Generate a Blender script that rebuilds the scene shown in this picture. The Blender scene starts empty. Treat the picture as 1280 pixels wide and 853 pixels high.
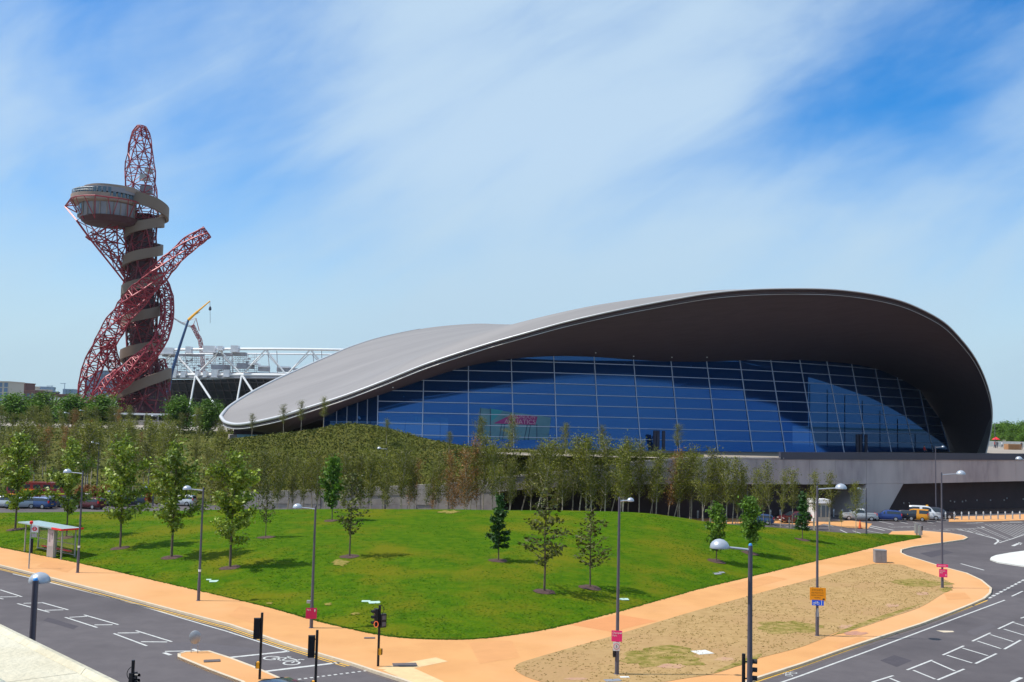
import bpy, bmesh, math, random
import numpy as np
from mathutils import Vector, Matrix, noise
from mathutils.bvhtree import BVHTree
R = math.radians
random.seed(7); RNG = np.random.default_rng(7)
SC = bpy.context.scene; COL = SC.collection
# ---------------------------------------------------------------- camera
FPX, PITCH, ROLL, CAMZ = 1300.0, R(4.29), R(1.3), 12.5
CAM = Vector((0, 0, CAMZ))
FW = Vector((0, math.cos(PITCH), math.sin(PITCH)))
_u = Vector((0, -math.sin(PITCH), math.cos(PITCH))); _r = Vector((1, 0, 0))
RT = _r*math.cos(ROLL) + _u*math.sin(ROLL)
UP = _u*math.cos(ROLL) - _r*math.sin(ROLL)
cd = bpy.data.cameras.new('camera'); cam = bpy.data.objects.new('camera', cd); COL.objects.link(cam)
m = Matrix.Identity(4)
for i in range(3):
    m[i][0] = RT[i]; m[i][1] = UP[i]; m[i][2] = -FW[i]; m[i][3] = CAM[i]
cam.matrix_world = m
cd.sensor_width = 36; cd.lens = FPX/1280*36; cd.clip_start = .1; cd.clip_end = 20000
SC.camera = cam
# ---------------------------------------------------------------- sun, sky, exposure
SUN_EL, SUN_AZ = R(57), math.atan2(-1.0, -0.07)          # azimuth clockwise from +Y
sdir = Vector((math.sin(SUN_AZ)*math.cos(SUN_EL), math.cos(SUN_AZ)*math.cos(SUN_EL), math.sin(SUN_EL)))
sl = bpy.data.lights.new('sun', 'SUN'); sl.energy = 5.0; sl.angle = R(.5); sl.color = (1, .95, .87)
so = bpy.data.objects.new('sun', sl); COL.objects.link(so)
so.rotation_euler = sdir.to_track_quat('Z', 'Y').to_euler(); so.location = (0, 0, 80)
def ray(px, py): return FW + RT*((px-640)/FPX) - UP*((py-426.5)/FPX)
W = bpy.data.worlds.new('World'); SC.world = W; W.use_nodes = True
def world():
    nt = W.node_tree; N = nt.nodes; L = nt.links; N.clear()
    def nd(t, **k):
        n = N.new(t)
        for a, b in k.items(): setattr(n, a, b)
        return n
    out = nd('ShaderNodeOutputWorld')
    sky = nd('ShaderNodeTexSky', sky_type='NISHITA', sun_disc=False, sun_elevation=SUN_EL, sun_rotation=SUN_AZ, air_density=1.0, dust_density=.3, ozone_density=1.6)
    hs = nd('ShaderNodeHueSaturation'); hs.inputs['Value'].default_value = 1.15; hs.inputs['Saturation'].default_value = 1.6; hs.inputs['Hue'].default_value = .508
    L.new(sky.outputs[0], hs.inputs['Color'])
    b1 = nd('ShaderNodeBackground'); b1.inputs[1].default_value = .15; L.new(hs.outputs[0], b1.inputs[0])
    b2 = nd('ShaderNodeBackground'); b2.inputs[0].default_value = (.62, .765, .90, 1); b2.inputs[1].default_value = .93
    tc = nd('ShaderNodeTexCoord'); sp = nd('ShaderNodeSeparateXYZ'); L.new(tc.outputs['Generated'], sp.inputs[0])
    def math_(op, a, b=None, clamp=False):
        n = nd('ShaderNodeMath', operation=op, use_clamp=clamp)
        for i, v in enumerate((a, b)):
            if v is None: continue
            if isinstance(v, (int, float)): n.inputs[i].default_value = v
            else: L.new(v, n.inputs[i])
        return n.outputs[0]
    z = math_('MAXIMUM', sp.outputs['Z'], 0.0)
    mp = nd('ShaderNodeMapping', vector_type='TEXTURE'); mp.inputs['Rotation'].default_value = (0, R(SKYR), 0); mp.inputs['Scale'].default_value = (1.9, 1.0, .62); mp.inputs['Location'].default_value = (SKYX, 0, SKYY)
    L.new(tc.outputs['Generated'], mp.inputs[0])
    n1 = nd('ShaderNodeTexNoise'); n1.inputs['Scale'].default_value = 2.6; n1.inputs['Detail'].default_value = 10; n1.inputs['Roughness'].default_value = .50; n1.inputs['Distortion'].default_value = .35
    L.new(mp.outputs[0], n1.inputs['Vector'])
    n2 = nd('ShaderNodeTexNoise'); n2.inputs['Scale'].default_value = 9; n2.inputs['Detail'].default_value = 9; n2.inputs['Roughness'].default_value = .58; n2.inputs['Distortion'].default_value = .6
    L.new(mp.outputs[0], n2.inputs['Vector'])
    s = math_('ADD', math_('MULTIPLY', n1.outputs[0], .8), math_('MULTIPLY', n2.outputs[0], .2))
    for (cx, cy, lo_, amt) in [(70, 90, .955, .115), (330, -70, .965, .07), (1180, 20, .972, .12), (740, -60, .985, .05)]:
        dv = ray(cx, cy).normalized(); vm = nd('ShaderNodeVectorMath', operation='DOT_PRODUCT'); L.new(tc.outputs['Generated'], vm.inputs[0]); vm.inputs[1].default_value = dv
        q = nd('ShaderNodeMapRange', interpolation_type='SMOOTHSTEP'); q.inputs[1].default_value = lo_; q.inputs[2].default_value = 1.0; q.inputs[3].default_value = 0; q.inputs[4].default_value = amt; L.new(vm.outputs['Value'], q.inputs[0])
        s = math_('SUBTRACT', s, q.outputs[0])
    mr = nd('ShaderNodeMapRange', interpolation_type='SMOOTHSTEP'); mr.inputs[1].default_value = .28; mr.inputs[2].default_value = .575; mr.inputs[3].default_value = .03; mr.inputs[4].default_value = .90
    L.new(s, mr.inputs[0])
    hz = nd('ShaderNodeMapRange', interpolation_type='SMOOTHSTEP'); hz.inputs[1].default_value = .26; hz.inputs[2].default_value = 0.02; hz.inputs[3].default_value = 0; hz.inputs[4].default_value = .92
    L.new(z, hz.inputs[0])
    # 1-(1-a)(1-b)
    f = math_('SUBTRACT', 1.0, math_('MULTIPLY', math_('SUBTRACT', 1.0, mr.outputs[0]), math_('SUBTRACT', 1.0, hz.outputs[0])), True)
    # the air near the horizon is a little deeper than the cloud
    lo = nd('ShaderNodeMapRange'); lo.inputs[1].default_value = 0; lo.inputs[2].default_value = .25; L.new(z, lo.inputs[0])
    cr = nd('ShaderNodeMix', data_type='RGBA'); cr.inputs[6].default_value = (.50, .71, .86, 1); cr.inputs[7].default_value = (.63, .82, 1.0, 1)
    L.new(lo.outputs[0], cr.inputs[0]); L.new(cr.outputs[2], b2.inputs[0])
    mx = nd('ShaderNodeMixShader'); L.new(f, mx.inputs[0]); L.new(b1.outputs[0], mx.inputs[1]); L.new(b2.outputs[0], mx.inputs[2])
    L.new(mx.outputs[0], out.inputs[0])

SKYX, SKYY, SKYR = 12.3, 8.8, -30
world()
SC.view_settings.view_transform = 'Standard'; SC.view_settings.look = 'None'
SC.view_settings.exposure = -.04; SC.view_settings.gamma = 1
SC.cycles.max_bounces = 6; SC.cycles.transparent_max_bounces = 12; SC.cycles.use_denoising = True
SC.cycles.caustics_reflective = False; SC.cycles.caustics_refractive = False

# ---------------------------------------------------------------- measuring helpers (photo position -> ground point)
def G(px, py, z=0.0):
    d = ray(px, py); t = (z-CAMZ)/d.z; return CAM + d*t
def P(px, py, Y):
    d = ray(px, py); return CAM + d*(Y/d.y)
def PZ(px, z, Y):                      # point in photo column px at height z and distance Y
    py = 500.0
    for _ in range(6):
        q = P(px, py, Y); py += (q.z-z)*FPX/Y
    return P(px, py, Y)
def proj(v):
    d = Vector(v)-CAM; w = d.dot(FW); return 640+FPX*d.dot(RT)/w, 426.5-FPX*d.dot(UP)/w

# ---------------------------------------------------------------- materials
M = {}
def mat(name, col, rough=.7, metal=0.0, var=None, scale=3.0, bump=0.0, bscale=None, spec=.4, detail=6, coat=0.0, emit=None, tint=False, objvar=0.0, coords='Object', var2=None, scale2=.3, trans=0.0, stretch=None):
    """procedural material: base colour mixed with `var` by noise (and `var2` by a broader noise)"""
    m = bpy.data.materials.new(name); m.use_nodes = True; M[name] = m
    nt = m.node_tree; N = nt.nodes; L = nt.links
    b = N['Principled BSDF']; out = N['Material Output']
    b.inputs['Base Color'].default_value = (*col, 1); b.inputs['Roughness'].default_value = rough
    b.inputs['Metallic'].default_value = metal; b.inputs['Specular IOR Level'].default_value = spec; b.inputs['Coat Weight'].default_value = coat
    if emit: b.inputs['Emission Color'].default_value = (*col, 1); b.inputs['Emission Strength'].default_value = emit
    cur = None
    vec = None
    if var or bump or var2:
        tc = N.new('ShaderNodeTexCoord'); vec = tc.outputs[coords]
        if stretch:
            mp = N.new('ShaderNodeMapping'); mp.inputs['Scale'].default_value = stretch; L.new(vec, mp.inputs[0]); vec = mp.outputs[0]
    def noise_fac(sc, lo, hi, det=detail):
        n = N.new('ShaderNodeTexNoise'); n.inputs['Scale'].default_value = sc; n.inputs['Detail'].default_value = det; n.inputs['Roughness'].default_value = .6
        L.new(vec, n.inputs['Vector'])
        r = N.new('ShaderNodeMapRange'); r.inputs[1].default_value = lo; r.inputs[2].default_value = hi; L.new(n.outputs[0], r.inputs[0]); return r.outputs[0]
    def mixc(fac, a, bcol):
        x = N.new('ShaderNodeMix'); x.data_type = 'RGBA'
        L.new(fac, x.inputs[0])
        if a is None: x.inputs[6].default_value = (*col, 1)
        else: L.new(a, x.inputs[6])
        x.inputs[7].default_value = (*bcol, 1); return x.outputs[2]
    if var: cur = mixc(noise_fac(scale, .35, .68), cur, var)
    if var2: cur = mixc(noise_fac(scale2, .46, .64, 4), cur, var2)
    if tint or objvar:
        v = None
        if tint:
            at = N.new('ShaderNodeAttribute'); at.attribute_name = 'tint'; v = at.outputs['Fac']
        if objvar:
            oi = N.new('ShaderNodeObjectInfo'); r = N.new('ShaderNodeMapRange'); r.inputs[3].default_value = 1-objvar; r.inputs[4].default_value = 1+objvar
            L.new(oi.outputs['Random'], r.inputs[0])
            if v is None: v = r.outputs[0]
            else:
                q = N.new('ShaderNodeMath'); q.operation = 'MULTIPLY'; L.new(v, q.inputs[0]); L.new(r.outputs[0], q.inputs[1]); v = q.outputs[0]
        hs = N.new('ShaderNodeHueSaturation')
        if cur is None: hs.inputs['Color'].default_value = (*col, 1)
        else: L.new(cur, hs.inputs['Color'])
        L.new(v, hs.inputs['Value'])
        if tint:   # bright leaves are yellower
            r2 = N.new('ShaderNodeMapRange'); r2.inputs[1].default_value = .5; r2.inputs[2].default_value = 1.6; r2.inputs[3].default_value = .515; r2.inputs[4].default_value = .485
            L.new(at.outputs['Fac'], r2.inputs[0]); L.new(r2.outputs[0], hs.inputs['Hue'])
        cur = hs.outputs[0]
    if cur is not None: L.new(cur, b.inputs['Base Color'])
    if bump:
        n = N.new('ShaderNodeTexNoise'); n.inputs['Scale'].default_value = bscale or scale*3; n.inputs['Detail'].default_value = 5; L.new(vec, n.inputs['Vector'])
        bp = N.new('ShaderNodeBump'); bp.inputs['Strength'].default_value = min(1, bump); bp.inputs['Distance'].default_value = .05*max(1, bump); L.new(n.outputs[0], bp.inputs['Height']); L.new(bp.outputs[0], b.inputs['Normal'])
    if trans:
        t = N.new('ShaderNodeBsdfTranslucent'); mx = N.new('ShaderNodeMixShader'); mx.inputs[0].default_value = trans
        if cur is not None: L.new(cur, t.inputs[0])
        else: t.inputs[0].default_value = (*col, 1)
        L.new(b.outputs[0], mx.inputs[1]); L.new(t.outputs[0], mx.inputs[2]); L.new(mx.outputs[0], out.inputs[0])
    return m
def glass_mat(name, tr, gl, fac, rough=.0, body=None):
    m = bpy.data.materials.new(name); m.use_nodes = True; M[name] = m
    nt = m.node_tree; N = nt.nodes; L = nt.links; N.clear()
    out = N.new('ShaderNodeOutputMaterial'); a = N.new('ShaderNodeBsdfTransparent'); a.inputs[0].default_value = (*tr, 1)
    g = N.new('ShaderNodeBsdfGlossy'); g.inputs[0].default_value = (*gl, 1); g.inputs['Roughness'].default_value = rough
    fr = N.new('ShaderNodeFresnel'); fr.inputs[0].default_value = 1.5
    ad = N.new('ShaderNodeMath'); ad.operation = 'ADD'; ad.use_clamp = True; ad.inputs[1].default_value = fac; L.new(fr.outputs[0], ad.inputs[0])
    base = a.outputs[0]
    if body:
        df = N.new('ShaderNodeBsdfDiffuse'); df.inputs[0].default_value = (*body, 1); m2 = N.new('ShaderNodeMixShader'); m2.inputs[0].default_value = .3; L.new(base, m2.inputs[1]); L.new(df.outputs[0], m2.inputs[2]); base = m2.outputs[0]
    mx = N.new('ShaderNodeMixShader'); L.new(ad.outputs[0], mx.inputs[0]); L.new(base, mx.inputs[1]); L.new(g.outputs[0], mx.inputs[2]); L.new(mx.outputs[0], out.inputs[0])
    return m
mat('asphalt', (.092, .079, .084), .85, var=(.112, .097, .101), scale=.9, bump=.25, bscale=30, var2=(.072, .061, .066), scale2=.09)
mat('asphalt_lot', (.070, .062, .074), .85, var=(.085, .076, .088), scale=1.5, bump=.25, bscale=30)
mat('paving', (.62, .310, .112), .85, var=(.55, .265, .092), scale=.35, bump=.2, bscale=40, var2=(.66, .34, .15), scale2=.05)
mat('paving_patch', (.60, .25, .09), .85, var=(.57, .235, .085), scale=1.5, bump=.2, bscale=40)
mat('paving_pale', (.72, .50, .26), .85, var=(.62, .42, .22), scale=2, bump=.2, bscale=40)
mat('kerb', (.62, .52, .38), .8, var=(.52, .43, .32), scale=2)
mat('white_paint', (.60, .60, .57), .6, var=(.42, .41, .40), scale=4)
mat('yellow_paint', (.74, .43, .05), .6, var=(.58, .33, .06), scale=5)
mat('white_concrete', (.66, .66, .62), .8, var=(.56, .55, .52), scale=1.3)
mat('lawn', (.038, .104, .001), .95, var=(.084, .146, .002), scale=1.15, bump=3.5, bscale=4.5, spec=.05, var2=(.125, .135, .005), scale2=.16)
mat('dirt', (.42, .275, .125), .95, var=(.34, .215, .09), scale=1.6, bump=.8, bscale=6, spec=.1, var2=(.38, .235, .11), scale2=.15)
mat('dirt_grass', (.14, .135, .015), .95, var=(.40, .27, .11), scale=1.9, bump=.8, bscale=9, spec=.1)
mat('soil', (.07, .05, .035), .95, var=(.11, .085, .05), scale=.8, bump=.6)
mat('far_ground', (.10, .13, .05), .95, var=(.14, .13, .07), scale=.02)
mat('podium', (.33, .28, .23), .9, var=(.28, .24, .20), scale=.15)
mat('bank', (.070, .085, .014), .95, var=(.12, .11, .025), scale=.25, bump=1.0, bscale=2, spec=.1)
mat('concrete', (.42, .365, .365), .8, var=(.31, .27, .275), stretch=(1, 1, .3), scale=.9, bump=.15, bscale=3, var2=(.49, .435, .42), scale2=.12)
mat('concrete_light', (.52, .46, .43), .8, var=(.30, .26, .25), scale=.7, bump=.3, bscale=3)
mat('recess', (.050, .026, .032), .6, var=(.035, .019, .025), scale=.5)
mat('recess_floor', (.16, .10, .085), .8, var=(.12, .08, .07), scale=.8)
mat('parapet_dark', (.060, .060, .085), .5, var=(.05, .05, .07), scale=.2)
mat('ledge', (.56, .51, .385), .85, var=(.50, .455, .335), scale=5.5, bump=.3, bscale=35, var2=(.60, .56, .44), scale2=1.6)
mat('ledge_edge', (.70, .62, .40), .85, var=(.60, .52, .34), scale=5, bump=.2, bscale=35)
mat('deck_blue', (.22, .40, .62), .6, var=(.18, .34, .54), scale=3)
mat('building_brick', (.22, .12, .09), .85, var=(.17, .09, .07), scale=2)
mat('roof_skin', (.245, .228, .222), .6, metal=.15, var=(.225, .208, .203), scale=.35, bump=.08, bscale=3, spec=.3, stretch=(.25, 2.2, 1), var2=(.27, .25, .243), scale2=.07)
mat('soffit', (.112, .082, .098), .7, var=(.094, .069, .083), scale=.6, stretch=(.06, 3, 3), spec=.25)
mat('rim_metal', (.56, .56, .57), .45, metal=.35)
mat('rim_dark', (.10, .09, .10), .5)
mat('mullion', (.46, .52, .66), .5, metal=.2)
glass_mat('pool_glass', (.042, .115, .27), (.15, .43, 1.0), .15, rough=.07, body=(.003, .085, .36))
glass_mat('shelter_glass', (.80, .85, .85), (.6, .7, .8), .0)
mat('interior_dark', (.05, .05, .08), .8)
mat('interior_floor', (.12, .13, .16), .6)
mat('interior_pale', (.11, .24, .29), .6, var=(.07, .18, .25), scale=.5)
mat('stand_step', (.10, .13, .20), .7)
mat('teal', (.03, .26, .32), .6); mat('magenta_banner', (.28, .03, .17), .6); mat('banner_text', (.50, .30, .42), .6)
mat('lamp_pole', (.13, .12, .15), .45, metal=.3, var=(.11, .10, .125), scale=3)
mat('lamp_head', (.46, .49, .54), .3, metal=.4)
mat('lamp_lens', (.75, .75, .72), .3); mat('blue_cap', (.05, .30, .75), .5)
mat('black_plastic', (.012, .012, .016), .45); mat('signal_grey', (.10, .11, .14), .3, coat=.4)
mat('amber_box', (.85, .40, .02), .5); mat('signal_red', (.9, .18, .06), .4, emit=.5)
mat('pink_sign', (.92, .03, .20), .5); mat('crimson_sign', (.58, .015, .11), .5); mat('orange_sign', (1.0, .36, .005), .5); mat('blue_sign', (.005, .12, .85), .5)
mat('sign_white', (.85, .85, .85), .5); mat('sign_black', (.25, .09, .01), .6); mat('dark_ink', (.03, .03, .03), .6); mat('sign_red', (.75, .02, .03), .5)
mat('galvanised', (.42, .44, .46), .45, metal=.5, var=(.36, .38, .40), scale=8)
mat('shelter_roof', (.34, .45, .46), .4, var=(.30, .40, .42), scale=2)
mat('poster', (.52, .47, .47), .5, var=(.42, .38, .40), scale=3)
mat('stone_block', (.27, .26, .27), .8, var=(.22, .21, .22), scale=2, bump=.2)
mat('orbit_red', (.27, .018, .036), .45, metal=.1, objvar=.1)
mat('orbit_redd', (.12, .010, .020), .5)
mat('orbit_core', (.055, .008, .016), .6, var=(.05, .01, .02), scale=.4)
mat('orbit_walk', (.17, .125, .095), .6, var=(.165, .12, .09), scale=.25, bump=.1)
mat('orbit_deck', (.24, .23, .26), .5, metal=.3, var=(.19, .18, .21), scale=.3)
mat('orbit_tan', (.30, .22, .18), .6, var=(.24, .18, .15), scale=.3)
mat('orbit_bowl', (.045, .008, .014), .6)
mat('window_blue', (.20, .42, .60), .25)
mat('white_steel', (.80, .80, .80), .45); mat('wrap_white', (.82, .82, .84), .6, var=(.7, .7, .74), scale=.3); mat('grey_wrap', (.36, .36, .40), .7, var=(.28, .28, .32), scale=.3)
mat('bowl_black', (.012, .012, .020), .7, var=(.03, .028, .036), scale=.05); mat('bowl_line', (.10, .08, .09), .7); mat('scaffold', (.34, .30, .33), .6)
mat('crane_blue', (.02, .06, .16), .4); mat('crane_yellow', (.80, .40, .03), .5); mat('crane_red', (.35, .06, .07), .5)
mat('bark_pale', (.55, .48, .38), .9, var=(.26, .21, .16), scale=6); mat('bark', (.11, .08, .06), .9, var=(.16, .12, .09), scale=8)
mat('mulch', (.06, .032, .028), .95, var=(.11, .06, .05), scale=6, bump=1, bscale=20)
mat('leaf_sapling', (.085, .10, .014), .6, tint=True, objvar=.1, trans=.2)
mat('leaf_plane', (.21, .29, .022), .48, tint=True, objvar=.12, trans=.22, spec=.5)
mat('leaf_birch', (.150, .162, .012), .6, tint=True, objvar=.22, trans=.3)
mat('leaf_birch_rust', (.26, .135, .032), .6, tint=True, objvar=.15, trans=.3)
mat('leaf_dark', (.030, .095, .012), .55, tint=True, objvar=.12, trans=.2)
mat('leaf_mid', (.090, .185, .012), .6, tint=True, objvar=.15, trans=.25)
mat('leaf_rust', (.28, .10, .02), .6, tint=True, trans=.2)
mat('bank_leaf', (.115, .130, .016), .7, tint=True, trans=.2)
mat('grass_tuft', (.068, .160, .002), .8, tint=True, trans=.5); mat('dry_tuft', (.36, .26, .09), .9, tint=True, trans=.4)
mat('tyre', (.015, .015, .015), .8); mat('hub', (.5, .5, .52), .35, metal=.6); mat('car_glass', (.02, .03, .04), .08, spec=.8)
mat('tail_lamp', (.7, .02, .02), .3); mat('head_lamp', (.85, .87, .9), .15)
for k, c in dict(silver=(.52, .55, .57), blue=(.015, .05, .22), black=(.012, .012, .022), amber=(.75, .30, .01), white=(.78, .79, .81), dark=(.03, .035, .055), red=(.30, .02, .02), maroon=(.10, .015, .02), lightblue=(.34, .38, .44), midblue=(.035, .08, .22), grey=(.20, .21, .23)).items():
    mat('paint_'+k, c, .35, metal=.2, coat=.7)
mat('skin', (.50, .30, .20), .6); mat('cloth_dark', (.03, .03, .06), .8); mat('cloth_red', (.45, .03, .04), .8); mat('cloth_white', (.7, .7, .72), .8); mat('hair', (.03, .02, .015), .8)
mat('timber', (.42, .22, .10), .8, var=(.34, .17, .08), scale=1)
mat('b_beige', (.50, .46, .40), .8); mat('b_brick', (.17, .085, .075), .85); mat('b_blue', (.12, .20, .32), .4); mat('b_grey', (.10, .12, .17), .5); mat('b_pane', (.07, .12, .17), .2); mat('b_white', (.62, .62, .62), .6); mat('b_haze_paint', (.20, .29, .42), .5); mat('b_dark', (.05, .05, .055), .6)  # haze material: distance haze painted into the colour of far towers and cranes
mat('manhole', (.10, .08, .08), .6, var=(.14, .11, .10), scale=5); mat('cover_grey', (.24, .25, .28), .6); mat('cover_green', (.42, .58, .50), .6)

# ---------------------------------------------------------------- mesh helpers
def tag(o, label=None, cat=None, group=None, kind=None):
    if label: o['label'] = label
    if cat: o['category'] = cat
    if group: o['group'] = group
    if kind: o['kind'] = kind
    return o
def empty(name, loc, rz=0, label=None, cat=None, group=None, kind=None):
    o = bpy.data.objects.new(name, None); COL.objects.link(o); o.location = loc; o.rotation_euler = (0, 0, rz); o.empty_display_size = .3
    return tag(o, label, cat, group, kind)
class MB:
    def __init__(s): s.v = []; s.f = []; s.t = []
    def add(s, vs, fs, tint=None):
        n = len(s.v); s.v += [tuple(v) for v in vs]; s.f += [tuple(i+n for i in f) for f in fs]
        if tint is not None: s.t += [tint]*len(fs)
        return s
    def quad(s, a, b, c, d): return s.add((a, b, c, d), ((0, 1, 2, 3),))
    def box(s, c, size, rz=0, top=None, tilt=None):
        x, y, z = (q/2 for q in size); tx, ty = top or (1, 1)
        vs = [Vector(p) for p in ((-x, -y, -z), (x, -y, -z), (x, y, -z), (-x, y, -z), (-x*tx, -y*ty, z), (x*tx, -y*ty, z), (x*tx, y*ty, z), (-x*tx, y*ty, z))]
        rot = Matrix.Rotation(rz, 3, 'Z')
        if tilt: rot = rot @ Matrix.Rotation(tilt[0], 3, tilt[1])
        c = Vector(c)
        return s.add([c+rot@p for p in vs], ((3, 2, 1, 0), (4, 5, 6, 7), (0, 1, 5, 4), (1, 2, 6, 5), (2, 3, 7, 6), (3, 0, 4, 7)))
    def bar(s, a, b, w, h=None, up=Vector((0, 0, 1))):
        """square-section bar from a to b"""
        a = Vector(a); b = Vector(b); h = h or w; d = (b-a).normalized()
        x = d.cross(up)
        if x.length < 1e-4: x = d.cross(Vector((1, 0, 0)))
        x.normalize(); y = x.cross(d); x *= w/2; y *= h/2
        vs = [a-x-y, a+x-y, a+x+y, a-x+y, b-x-y, b+x-y, b+x+y, b-x+y]
        return s.add(vs, ((3, 2, 1, 0), (4, 5, 6, 7), (0, 1, 5, 4), (1, 2, 6, 5), (2, 3, 7, 6), (3, 0, 4, 7)))
    def tube(s, pts, r, n=8, cap=True):
        """round tube along pts; r a number or one per point"""
        pts = [Vector(p) for p in pts]; k = len(pts)
        if isinstance(r, (int, float)): r = [r]*k
        px = None; rings = []
        for i, p in enumerate(pts):
            d = (pts[min(i+1, k-1)]-pts[max(i-1, 0)]).normalized()
            if px is None:
                px = d.cross(Vector((0, 0, 1)))
                if px.length < 1e-3: px = Vector((1, 0, 0))
            px = (px-d*px.dot(d)).normalized(); py = d.cross(px)
            rings += [p+(px*math.cos(2*math.pi*j/n)+py*math.sin(2*math.pi*j/n))*r[i] for j in range(n)]
        fs = [(i*n+j, i*n+(j+1) % n, (i+1)*n+(j+1) % n, (i+1)*n+j) for i in range(k-1) for j in range(n)]
        if cap: fs += [tuple(range(n))[::-1], tuple((k-1)*n+j for j in range(n))]
        return s.add(rings, fs)
    def lathe(s, prof, c=(0, 0, 0), n=16, ax=None):
        c = Vector(c); vs = []
        for (r, z) in prof:
            for j in range(n):
                a = 2*math.pi*j/n; vs.append(c+Vector((r*math.cos(a), r*math.sin(a), z)))
        k = len(prof)
        fs = [(i*n+j, i*n+(j+1) % n, (i+1)*n+(j+1) % n, (i+1)*n+j) for i in range(k-1) for j in range(n)]
        fs += [tuple(range(n))[::-1], tuple((k-1)*n+j for j in range(n))]
        return s.add(vs, fs)
    def prism(s, poly, z0, z1):
        """poly: list of (x,y) or Vectors; z0/z1 numbers"""
        n = len(poly); vs = [(p[0], p[1], z0) for p in poly]+[(p[0], p[1], z1) for p in poly]
        fs = [tuple(range(n))[::-1], tuple(range(n, 2*n))]+[(i, (i+1) % n, n+(i+1) % n, n+i) for i in range(n)]
        return s.add(vs, fs)
    def grid(s, rows, close=False):
        """rows: list of equal-length point lists"""
        nr = len(rows); nc = len(rows[0]); vs = [p for r in rows for p in r]
        return s.add(vs, [(i*nc+j, i*nc+j+1, (i+1)*nc+j+1, (i+1)*nc+j) for i in range(nr-1) for j in range(nc-1)])
    def mesh(s, name, smooth=None):
        me = bpy.data.meshes.new(name); me.from_pydata(s.v, [], s.f)
        if s.t and len(s.t) == len(s.f):
            a = me.attributes.new('tint', 'FLOAT', 'FACE'); a.data.foreach_set('value', s.t)
        me.validate()
        if smooth is not None:
            me.polygons.foreach_set('use_smooth', [True]*len(me.polygons)); me.set_sharp_from_angle(angle=R(smooth))
        return me
    def build(s, name, m, parent=None, origin=None, smooth=None, fixn=False):
        if origin is not None:
            o0 = Vector(origin); s.v = [tuple(Vector(p)-o0) for p in s.v]
        me = s.mesh(name, smooth)
        if fixn:
            bm = bmesh.new(); bm.from_mesh(me); bmesh.ops.recalc_face_normals(bm, faces=bm.faces); bm.to_mesh(me); bm.free()
        me.materials.append(M[m] if isinstance(m, str) else m)
        o = bpy.data.objects.new(name, me); COL.objects.link(o); o.parent = parent
        if origin is not None and parent is None: o.location = origin
        return o
def link(name, me, parent=None, loc=(0, 0, 0), rz=0, sc=1):
    o = bpy.data.objects.new(name, me); COL.objects.link(o); o.parent = parent; o.location = loc; o.rotation_euler = (0, 0, rz)
    o.scale = (sc, sc, sc) if isinstance(sc, (int, float)) else sc
    return o
def copy_tree(o, parent=None, kids={}):
    c = o.copy(); COL.objects.link(c); c.parent = parent
    for ch in o.children: copy_tree(ch, c)
    return c
def flat(name, pts, m, z, kind='structure', lift=None, parent=None):
    """one-sided sheet from outline points at height z"""
    b = MB(); b.add([(p[0], p[1], z) for p in pts], [tuple(range(len(pts)))])
    me = b.mesh(name); bm = bmesh.new(); bm.from_mesh(me); bmesh.ops.triangulate(bm, faces=bm.faces)
    for f in bm.faces:
        if f.normal.z < 0: f.normal_flip()
    bm.to_mesh(me); bm.free(); me.materials.append(M[m]); o = link(name, me, parent)
    if kind: o['kind'] = kind
    return o
def slab(name, pts, m, z0, z1, kind='structure', parent=None):
    b = MB(); b.prism([(p[0], p[1]) for p in pts], z0, z1); o = b.build(name, m, parent, fixn=True)
    if kind: o['kind'] = kind
    return o
def catmull(pts, n):
    """n samples through pts (tuples of any length), uniform in knot index"""
    A = np.array(pts, float); k = len(A); out = []
    for t in np.linspace(0, k-1, n):
        i = min(int(t), k-2); u = t-i
        p0 = A[max(i-1, 0)]; p1 = A[i]; p2 = A[i+1]; p3 = A[min(i+2, k-1)]
        out.append(.5*((2*p1)+(-p0+p2)*u+(2*p0-5*p1+4*p2-p3)*u*u+(-p0+3*p1-3*p2+p3)*u**3))
    return out
def interp(x, xs, ys): return float(np.interp(x, xs, ys))
def text(name, body, size, m, parent, loc, rot, extrude=.002, align='CENTER', sx=1):
    c = bpy.data.curves.new(name, 'FONT'); c.body = body; c.size = size; c.extrude = extrude; c.align_x = align; c.align_y = 'CENTER'; c.materials.append(M[m])
    t_ = bpy.data.objects.new(name, c); COL.objects.link(t_); dg = bpy.context.evaluated_depsgraph_get(); me = bpy.data.meshes.new_from_object(t_.evaluated_get(dg)); bpy.data.objects.remove(t_)
    if not me.materials: me.materials.append(M[m])
    o = bpy.data.objects.new(name, me); COL.objects.link(o); o.parent = parent; o.location = loc; o.rotation_euler = rot; o.scale = (sx, 1, 1)
    return o
# ================================================================ GROUND, ROADS, LAWN
def gp(lst, z=0.0): return [G(x, y, z) for x, y in lst]
b = MB(); b.add([(-9000, -300, -.10), (9000, -300, -.10), (9000, 14000, -.10), (-9000, 14000, -.10)], [(0, 1, 2, 3)])
o = b.build('ground', 'far_ground'); o['kind'] = 'structure'
b = MB(); b.grid([[Vector((x, y, 0)) for x in range(-260, 301, 20)] for y in range(-40, 171, 10)])
o = b.build('road', 'asphalt'); o['kind'] = 'structure'
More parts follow.
